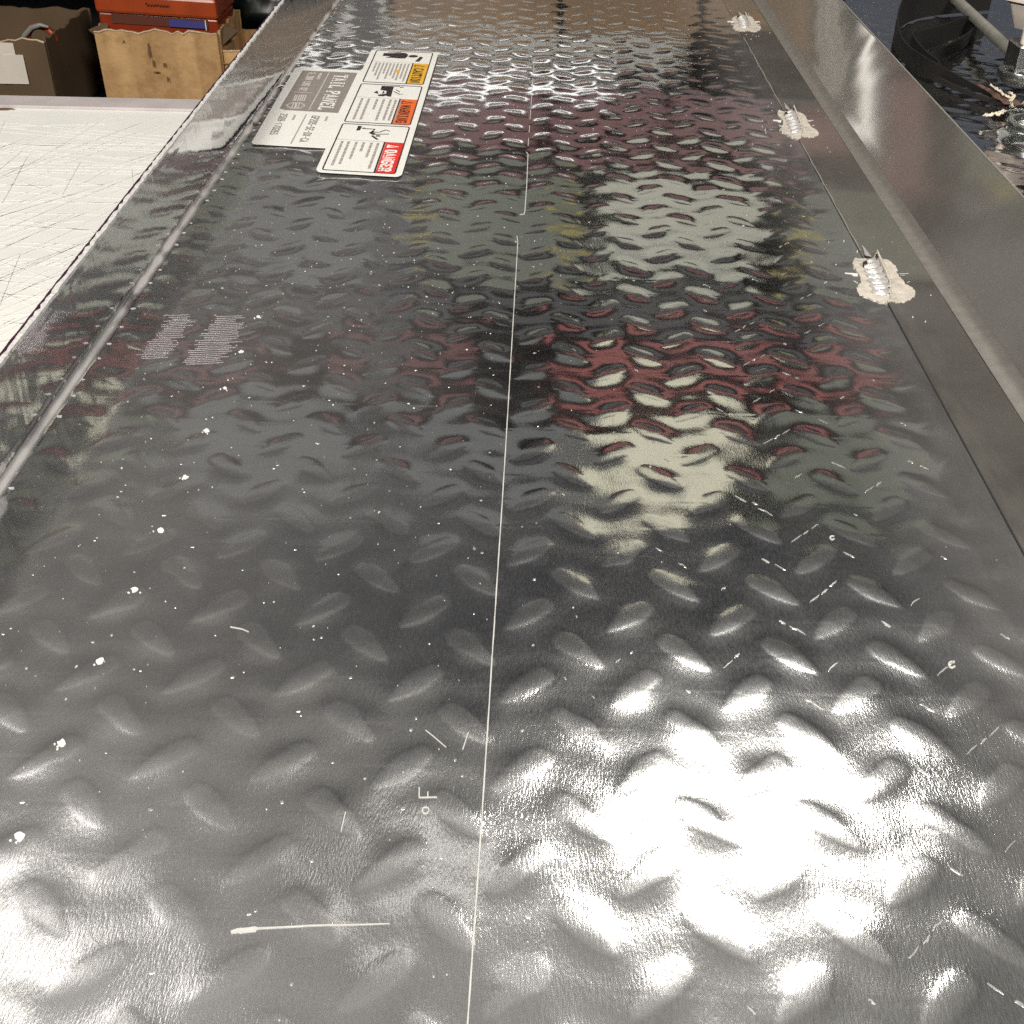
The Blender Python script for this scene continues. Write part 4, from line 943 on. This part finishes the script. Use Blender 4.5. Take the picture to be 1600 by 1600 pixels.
# ---------------------------------------------------------------- shelving with boxes beyond the table
rack = empty('shelving_rack', (-0.2, 2.2, -0.92), 'dark steel shelving rack behind the table, its bays full of boxes', 'shelving')
for x in (-2.0, -0.30, 1.35):
    for y in (1.93, 2.50): MB().box(x, x + 0.04, y, y + 0.04, -0.92, 1.16).build('upright', M_RACK, rack)
DECKS = [-0.62, -0.27, 0.035, 0.255, 0.385, 0.71, 0.86, 1.13]
DECKS = [-0.62, -0.285, 0.035, 0.255, 0.635, 1.13]
for z in DECKS: MB().box(-2.0, 1.39, 1.945, 2.52, z - 0.022, z).build('shelf', M_RACK, rack)
MB().box(-2.0, 1.39, 2.55, 2.56, -0.92, 1.16).build('back_panel', M_RACK, rack)
for z in (0.635, 1.13): MB().box(-2.0, 1.39, 1.925, 1.944, z - 0.05, z + 0.01).build('front_beam', M_RACK, rack)

def open_box(name, x0, x1, y0, y1, z0, z1, mat, label, flare=0.01, wave=0.004, edge=M_CARDE, seed=1):
    r = np.random.default_rng(seed)
    t = empty(name, ((x0 + x1) / 2, (y0 + y1) / 2, z0), label, 'cardboard box')
    n = 22; th = 0.004
    def wallm(p, q, nm, ff):
        P = Vector(p); Q = Vector(q); d = (Q - P).normalized(); nn = Vector((d.y, -d.x))
        vs, fs = [], []
        hts = [z1 + wave * (math.sin(k * .9 + seed) * .5 + r.normal(0, .35)) for k in range(n + 1)]
        for k in range(n + 1):
            b = P.lerp(Q, k / n)
            for zz, oo in ((z0, 0), ((z0 + z1) / 2, ff * .5), (hts[k], ff)):
                f2 = b + nn * oo; g2 = f2 - nn * th
                vs += [(f2.x, f2.y, zz), (g2.x, g2.y, zz)]
            if k:
                a = 6 * k; b_ = a - 6
                fs += [(b_, a, a + 2, b_ + 2), (b_ + 2, a + 2, a + 4, b_ + 4), (b_ + 4, a + 4, a + 5, b_ + 5), (b_ + 5, a + 5, a + 3, b_ + 3), (b_ + 3, a + 3, a + 1, b_ + 1)]
        e = 6 * n; fs += [(0, 2, 3, 1), (2, 4, 5, 3), (e, e + 1, e + 3, e + 2), (e + 2, e + 3, e + 5, e + 4)]
        return link(nm, mesh(nm, vs, fs), mat, t), hts, nn
    f, hts, nn = wallm((x0, y0), (x1, y0), 'front_side', flare)
    wallm((x1, y0 + .004), (x1 - .004, y1), 'side', flare * .5); wallm((x1, y1), (x0, y1), 'back_side', 0); wallm((x0, y1), (x0, y0 + .004), 'side', flare * .5)
    MB().box(x0 + .004, x1 - .004, y0 + .004, y1 - .004, z0, z0 + .004).build('bottom', mat, t)
    # torn light top edge of the front
    mb = MB(); P = []
    for k in range(n + 1): P.append((x0 + (x1 - x0) * k / n, y0 - flare - .0003, hts[k] - .0008))
    mb.tube(P, [0.0012 * r.uniform(.5, 1.6) for _ in P], 6); mb.build('torn_rim', edge, t)
    return t, hts
# middle box
BY = 1.90
mbx, hts = open_box('cardboard_box', -0.700, -0.508, BY, BY + 0.16, -0.285, -0.142, M_CARD, 'brown open cardboard box holding the orange case behind the table', 0.006, 0.0035, seed=4)
yf = BY - 0.0095
def front_patch(t, name, x0, x1, z0, z1, mat, y, jag=0.002, n=6):
    vs = []; pts = []
    for k in range(n): pts.append((x0 + (x1 - x0) * k / (n - 1), z0 + rng.normal(0, jag)))
    for k in range(n): pts.append((x1 - (x1 - x0) * k / (n - 1), z1 + rng.normal(0, jag)))
    N = len(pts); vs = [(p[0], y, p[1]) for p in pts] + [(p[0], y + .001, p[1]) for p in pts]
    return link(name, mesh(name, vs, [tuple(range(N)), tuple(reversed(range(N, 2 * N)))] + [(i, N + i, N + (i + 1) % N, (i + 1) % N) for i in range(N)]), mat, t)
# corrugation bands and stains of the front
for (xx, zz, ww, hh) in ((-0.617, -0.170, .004, .022), (-0.613, -0.190, .003, .012), (-0.596, -0.192, .004, .006), (-0.610, -0.203, .010, .0016), (-0.594, -0.214, .0025, .009), (-0.655, -0.158, .003, .004)):
    mb = MB(); pts = [(xx + ww / 2 * math.cos(a) * rng.uniform(.6, 1.2), zz + hh / 2 * math.sin(a) * rng.uniform(.6, 1.2)) for a in np.linspace(0, 2 * math.pi, 10)[:-1]]
    N = len(pts); mb.add([(p[0], yf + .0002, p[1]) for p in pts] + [(p[0], yf + .0022, p[1]) for p in pts], [tuple(range(N)), tuple(reversed(range(N, 2 * N)))] + [(i, N + i, N + (i + 1) % N, (i + 1) % N) for i in range(N)])
    mb.build('stain', M_STAIN, mbx)
# torn flap at the right corner
crumf = mesh('flap', [(-0.518, BY - .004, -0.150), (-0.500, BY + .02, -0.138), (-0.482, BY + .03, -0.147), (-0.498, BY + .03, -0.163), (-0.514, BY, -0.172)], [(0, 4, 3, 2, 1)])
o = link('torn_flap', crumf, M_CARD2, mbx); m_ = o.modifiers.new('solid', 'SOLIDIFY'); m_.thickness = 0.002
crumf = mesh('flap', [(-0.700, BY - .006, -0.149), (-0.707, BY - .008, -0.141), (-0.684, BY + .02, -0.135), (-0.680, BY, -0.146)], [(0, 3, 2, 1)])
o = link('torn_flap', crumf, M_CARD2, mbx); m_ = o.modifiers.new('solid', 'SOLIDIFY'); m_.thickness = 0.002

# orange case resting in the box
case = empty('orange_case', (-0.6, BY + 0.07, -0.16), 'glossy orange flat case with a dark blue stripe sticking out of the middle box', 'case')
mb = MB(); rot = math.radians(2.5)
def cb(x0, x1, y0, y1, z0, z1):
    m2_ = MB(); m2_.box(x0, x1, y0, y1, z0, z1); m2_.v = [(v[0], v[1], v[2] - (v[0] + 0.6) * math.tan(rot)) for v in m2_.v]; return m2_
cb(-0.698, -0.508, BY + .010, BY + .13, -0.124, -0.094).build('lid', M_ORANGE, case, bevel=0.005)
cb(-0.696, -0.510, BY + .016, BY + .125, -0.170, -0.1245).build('tray', M_ORANGED, case, bevel=0.003)
cb(-0.675, -0.525, BY + .0135, BY + .0155, -0.139, -0.1255).build('recess_shade', simple('shadow_brown', (0.10, 0.025, 0.012), .5), case)  # dark strip painting the shade between lid and tray
cb(-0.585, -0.529, BY + .0105, BY + .0130, -0.138, -0.1275).build('blue_label', M_BLUE, case)
cb(-0.5285, -0.5275, BY + .0105, BY + .0130, -0.140, -0.1255).build('white_line', M_PAPER, case)
# brush script word on the lid, kept as loose strokes
mb = MB(); xw = -0.617
P = []
for k in range(26):
    P.append((xw + k * 0.00145, BY + .0088, -0.108 - (xw + k * .00145 + .6) * math.tan(rot) + 0.0019 * math.sin(k * 1.9) + (0.0015 if k in (0, 1, 13) else 0)))
mb.tube(P, 0.0007, 5); mb.build('script_lettering', M_BLACK, case)

# left box with white tape label, a dark side and a tool sticking out
lbx, hts = open_box('cardboard_box', -1.02, -0.775, BY - .02, BY + 0.20, -0.285, -0.155, M_CARD2, 'dark open cardboard box with white tape at the far left', 0.002, 0.0035, seed=9)
front_patch(lbx, 'white_label', -0.99, -0.812, -0.222, -0.178, M_TAPE, BY - .0245, .0008)
front_patch(lbx, 'white_label', -0.99, -0.824, -0.178, -0.159, M_TAPE, BY - .0235, .0006)
tool = empty('orange_tool', (-0.80, BY + 0.05, -0.18), 'orange tool with a curved grey handle poking out of the left box', 'hand tool')
mb = MB(); P = [(-0.800 + 0.022 * math.cos(a), BY + .03, -0.168 + 0.022 * math.sin(a)) for a in np.linspace(0, math.pi, 12)]; mb.tube(P, 0.0055, 10); mb.build('orange_hoop', M_ORANGE, tool, smooth=True)
mb = MB(); P = [(-0.828, BY + .015, -0.170), (-0.818, BY + .015, -0.156), (-0.805, BY + .015, -0.145), (-0.790, BY + .015, -0.141), (-0.778, BY + .015, -0.144)]; mb.tube(P, [.0038, .0042, .0042, .0036, .002], 10); mb.build('grey_handle', simple('grey_plastic', (.22, .22, .20), .35), tool, smooth=True)
# right small box
sbx, hts = open_box('cardboard_box', -0.505, -0.36, BY + .01, BY + 0.15, -0.285, -0.172, M_CARD, 'small plain cardboard box half hidden behind the panel flange', 0.002, 0.0006, seed=5)
MB().box(-0.506, -0.359, BY + .0035, BY + .0065, -0.192, -0.1905).build('lid_fold', M_CARDB, sbx)
# bag behind, near-black to paint in the unlit depth of the bay
cb_ = empty('black_bag', (-0.55, 2.2, -0.1), 'crumpled dark green and black bag stuffed behind the orange case', 'bag')
u_, v_ = np.meshgrid(np.linspace(0, 1, 40), np.linspace(0, 1, 18))
Xb = -0.66 + 0.34 * u_; Zb = -0.28 + 0.22 * v_ * (1 - .25 * (2 * u_ - 1) ** 2); Yb = 2.10 + 0.05 * np.abs(value_noise(u_ * .3, v_ * .3, .04, 31)) - 0.03 * np.sin(np.pi * v_)
o = link('bag_skin', grid_mesh('bag_skin', Xb, Yb, Zb), simple('shade_black_plastic', (.005, .008, .007), .35), cb_); m_ = o.modifiers.new('solid', 'SOLIDIFY'); m_.thickness = .04

# ---------------------------------------------------------------- stock on the rack seen only as reflections in the plate
def carton(x0, x1, z0, z1, mat, label, cat='box', y0=1.95, depth=0.3, band_mat=None, name='carton', group=None):
    t = empty(name, ((x0 + x1) / 2, y0 + depth / 2, z0), label, cat, group)
    MB().box(x0, x1, y0, y0 + depth, z0, z1).build('body', mat, t, bevel=0.003)
    MB().box(x0 - .001, x1 + .001, y0 - .002, y0 - .0005, z1 - (z1 - z0) * .22, z1 - (z1 - z0) * .16).build('lid_line', band_mat or M_LEG, t)
    return t
def bin_(x0, x1, z0, z1, mat, label, y0=1.95, depth=0.32):
    t = empty('storage_bin', ((x0 + x1) / 2, y0 + depth / 2, z0), label, 'storage bin')
    w_ = x1 - x0; h_ = z1 - z0; th = .006
    mb = MB(); mb.box(x0, x1, y0, y0 + depth, z0, z0 + th); mb.box(x0, x0 + th, y0 + .001, y0 + depth, z0 + th, z1); mb.box(x1 - th, x1, y0 + .001, y0 + depth, z0 + th, z1)
    mb.box(x0 + th, x1 - th, y0 + depth - th, y0 + depth, z0 + th, z1); mb.build('body', mat, t)
    mb = MB(); mb.box(x0 + th, x1 - th, y0, y0 + th, z0 + th, z0 + h_ * .62); mb.build('front_lip', mat, t, bevel=.002)
    return t
RK = [
 (-0.24, 0.02, 0.036, 0.150, M_CARDR, 'long brown carton on the shelf above the small box'),
 (0.03, 0.24, 0.036, 0.142, M_CARDR, 'brown carton in the middle of the low shelf'),
 (0.25, 0.42, 0.036, 0.135, M_CARDR, 'flat brown carton at the right of the low shelf'),
]
for a in RK: carton(*a[:5], a[5], band_mat=M_CARDB)
carton(-0.36, -0.25, 0.036, 0.165, M_SHEETW, 'white box left of the brown cartons on the low shelf')
# stacked white boards, dark gaps between them
bs_ = empty('board_stack', (-0.05, 2.1, 0.19), 'stack of thin white boards lying on the brown cartons', 'board stack')
for k in range(4):
    z = 0.152 + 0.0135 * k; MB().box(-0.25 + .01 * (k % 2), 0.235 - .012 * (k % 3), 1.952, 2.3, z, z + 0.0065).build('board', M_SHEETW, bs_)
for (x0, x1, m, s_) in ((-0.62, -0.46, M_BINR, 'dark red bin at the left of the middle shelf'), (-0.20, 0.0, M_BINR, 'dark red bin left of centre on the middle shelf'), (0.02, 0.20, M_BINR, 'dark red bin at the centre of the middle shelf'), (0.22, 0.40, M_BINR, 'dark red bin right of centre on the middle shelf'), (0.42, 0.60, M_BINR, 'dark red bin at the right of the middle shelf')):
    bin_(x0, x1, 0.256, 0.372, m, s_)
for (x0, x1, m, s_) in ((0.11, 0.39, M_PALE, 'large pale grey carton above the red bins, right of centre'), (-0.20, 0.08, M_OLIVE, 'olive grey case above the red bins, left of centre'), (-0.55, -0.22, M_SLATE, 'slate case above the red bins, far left'), (0.46, 0.72, M_OLIVE, 'olive grey case above the red bins, far right'), (-1.0, -0.57, M_SLATE, 'wide slate case at the left end above the bins')):
    carton(x0, x1, 0.385 if m is not M_PALE else 0.378, 0.560, m, s_, y0=1.96)
for (x, z, s_) in ((-0.21, 0.43, 'small yellow tub in front of the olive case on the left'), (0.05, 0.45, 'small yellow tub beside the pale grey carton'), (0.46, 0.46, 'small yellow tub right of the pale grey carton')):
    t = empty('yellow_tub', (x, 1.93, z), s_, 'tub'); MB().box(x - .014, x + .014, 1.946, 1.955, z, z + .05).build('body', M_YELP, t, bevel=.003); MB().box(x - .016, x + .016, 1.944, 1.957, z + .0505, z + .058).build('lid', M_YELP, t)
MB().box(-2.0, 1.39, 1.95, 2.52, 0.372, 0.377).build('shelf', M_RACK, rack)
for (x0, x1, m, s_) in ((0.04, 0.24, M_BINO, 'orange red bin at the centre of the upper shelf'), (0.26, 0.46, M_BINO, 'orange red bin right of centre on the upper shelf'), (0.48, 0.66, M_BINO, 'orange red bin at the right of the upper shelf'), (-0.36, -0.12, M_BINR, 'dark red bin left of centre on the upper shelf'), (-0.78, -0.52, M_BINR, 'dark red bin at the left of the upper shelf')):
    bin_(x0, x1, 0.715, 0.80, m, s_)
MB().box(-2.0, 1.39, 1.95, 2.52, 0.706, 0.713).build('shelf', M_RACK, rack)
for (x0, x1, z1, m, s_) in ((0.13, 0.40, 1.085, M_CREAM, 'large cream carton on the top shelf, right of centre'), (0.50, 0.80, 1.05, M_OLIVE, 'olive grey case at the right of the top shelf'), (-0.30, 0.10, 1.06, M_SLATE, 'slate case at the centre of the top shelf'), (-0.74, -0.34, 1.07, M_SLATE, 'slate case left of centre on the top shelf'), (-1.3, -0.80, 1.05, M_OLIVE, 'olive grey case at the left of the top shelf')):
    carton(x0, x1, 0.850, z1, m, s_, y0=1.955)
MB().box(-2.0, 1.39, 1.95, 2.52, 0.842, 0.849).build('shelf', M_RACK, rack)

M_NAVY = simple('blue_grey_plastic', (0.06, 0.075, 0.11), 0.6, vary=0.3, scale=5)  # unseen cases added to lighten what the second plate reflects
for (x0, x1, z0, z1, s_) in ((0.62, 0.98, 0.256, 0.36, 'added blue grey case right of the red bins'), (1.00, 1.33, 0.256, 0.37, 'added blue grey case at the right end beside the upright'), (0.46, 0.86, 0.036, 0.20, 'added blue grey case at the right of the low shelf'), (0.90, 1.32, 0.036, 0.22, 'large added blue grey case at the right end of the low shelf')):
    carton(x0, x1, z0, z1, M_NAVY, s_)
# ---------------------------------------------------------------- ceiling lamps
def lamp(x, y, lx, ly, label, z=2.30, mat=M_LAMPM):
    t = empty('ceiling_lamp', (x, y, z), label, 'ceiling lamp', 'ceiling lamps')
    mb = MB(); mb.box(x - lx / 2 - .02, x + lx / 2 + .02, y - ly / 2 - .02, y + ly / 2 + .02, z, z + .06); mb.build('housing', M_LEG, t)
    mb = MB(); mb.add([(x - lx / 2, y - ly / 2, z - .002), (x + lx / 2, y - ly / 2, z - .002), (x + lx / 2, y + ly / 2, z - .002), (x - lx / 2, y + ly / 2, z - .002)], [(3, 2, 1, 0)]); mb.build('diffuser', mat, t)
    mb = MB(); mb.add([(x - lx / 2, y - ly / 2, z + .062), (x + lx / 2, y - ly / 2, z + .062), (x + lx / 2, y + ly / 2, z + .062), (x - lx / 2, y + ly / 2, z + .062)], [(0, 1, 2, 3)]); mb.build('added_uplight', M_UPL if x < -1 else M_UP, t)
    for a in (-1, 1): MB().tube([(x + a * lx / 3, y, z + .06), (x + a * lx / 3, y, 3.3)], .004, 6).build('hanger', M_LEG, t)
    return t
M_UP = emit('added_upward_glow', (1.0, 0.97, 0.95), 1.2)  # upward glow added to brighten the ceiling that the plate reflects
M_UPL = emit('added_bright_upward_glow', (1.0, 0.97, 0.96), 8.0)
M_LAMPS = emit('soft_lamp_diffuser', (1.0, 0.955, 0.87), 5.0)
lamp(0.60, 2.12, 0.56, 0.20, 'lit ceiling lamp whose glare whitens the lower right of the plate')
lamp(-1.35, 1.72, 0.42, 0.26, 'lit ceiling lamp to the left, above the white table', mat=M_LAMPS)
lamp(-0.22, 1.95, 0.34, 0.12, 'small dim ceiling lamp between the two larger ones', mat=emit('dim_lamp_diffuser', (1.0, 0.955, 0.87), 2.2))
def flood(x, y, z, target, size, strength, label):  # unseen lights added to brighten shelf fronts, table and stickers
    """added square fill light on a stand, aimed at target"""
    t = empty('fill_light', (x, y, -0.92), label, 'fill light', 'added fill lights behind the viewer')
    d = (Vector(target) - Vector((x, y, z))).normalized(); r_ = d.cross(Vector((0, 0, 1))).normalized(); u_ = r_.cross(d)
    c = Vector((x, y, z)); h_ = size / 2
    def quad(off, k): return [c + d * off + r_ * (a * h_ * k) + u_ * (b * h_ * k) for a, b in ((-1, -1), (1, -1), (1, 1), (-1, 1))]
    mb = MB(); mb.add(quad(0.0, 1.08) + quad(-0.05, 1.0), [(0, 1, 2, 3), (7, 6, 5, 4), (1, 0, 4, 5), (2, 1, 5, 6), (3, 2, 6, 7), (0, 3, 7, 4)]); mb.build('housing', M_LEG, t)
    mb = MB(); mb.add(quad(0.003, 1.0), [(0, 1, 2, 3)]); mb.build('diffuser', emit('fill_light_diffuser', (1.0, 0.955, 0.88), strength), t)
    b = c - d * .03; MB().tube([(b.x, b.y, -0.92), (b.x, b.y, z)], 0.014, 10).build('stand', M_LEG, t)
flood(0.95, -1.25, 1.65, (-0.3, 1.9, 0.1), 0.5, 82.0, 'added square fill light on a stand behind the viewer on the right')
flood(-1.15, -1.15, 1.65, (-0.3, 1.9, 0.1), 0.5, 82.0, 'added square fill light on a stand behind the viewer on the left')
t = empty('added_shelf_light', (0, 1.93, 0.225), 'short added strip light on the front of the low shelf', 'strip light')
MB().box(-0.40, 0.12, 1.918, 1.924, 0.208, 0.229).build('housing', M_LEG, t)
MB().box(-0.39, 0.11, 1.9145, 1.9175, 0.2110, 0.2260).build('diffuser', emit('strip_diffuser', (1.0, 0.96, 0.9), 1.5), t)  # strip added to give the bright streaks in plate and flange
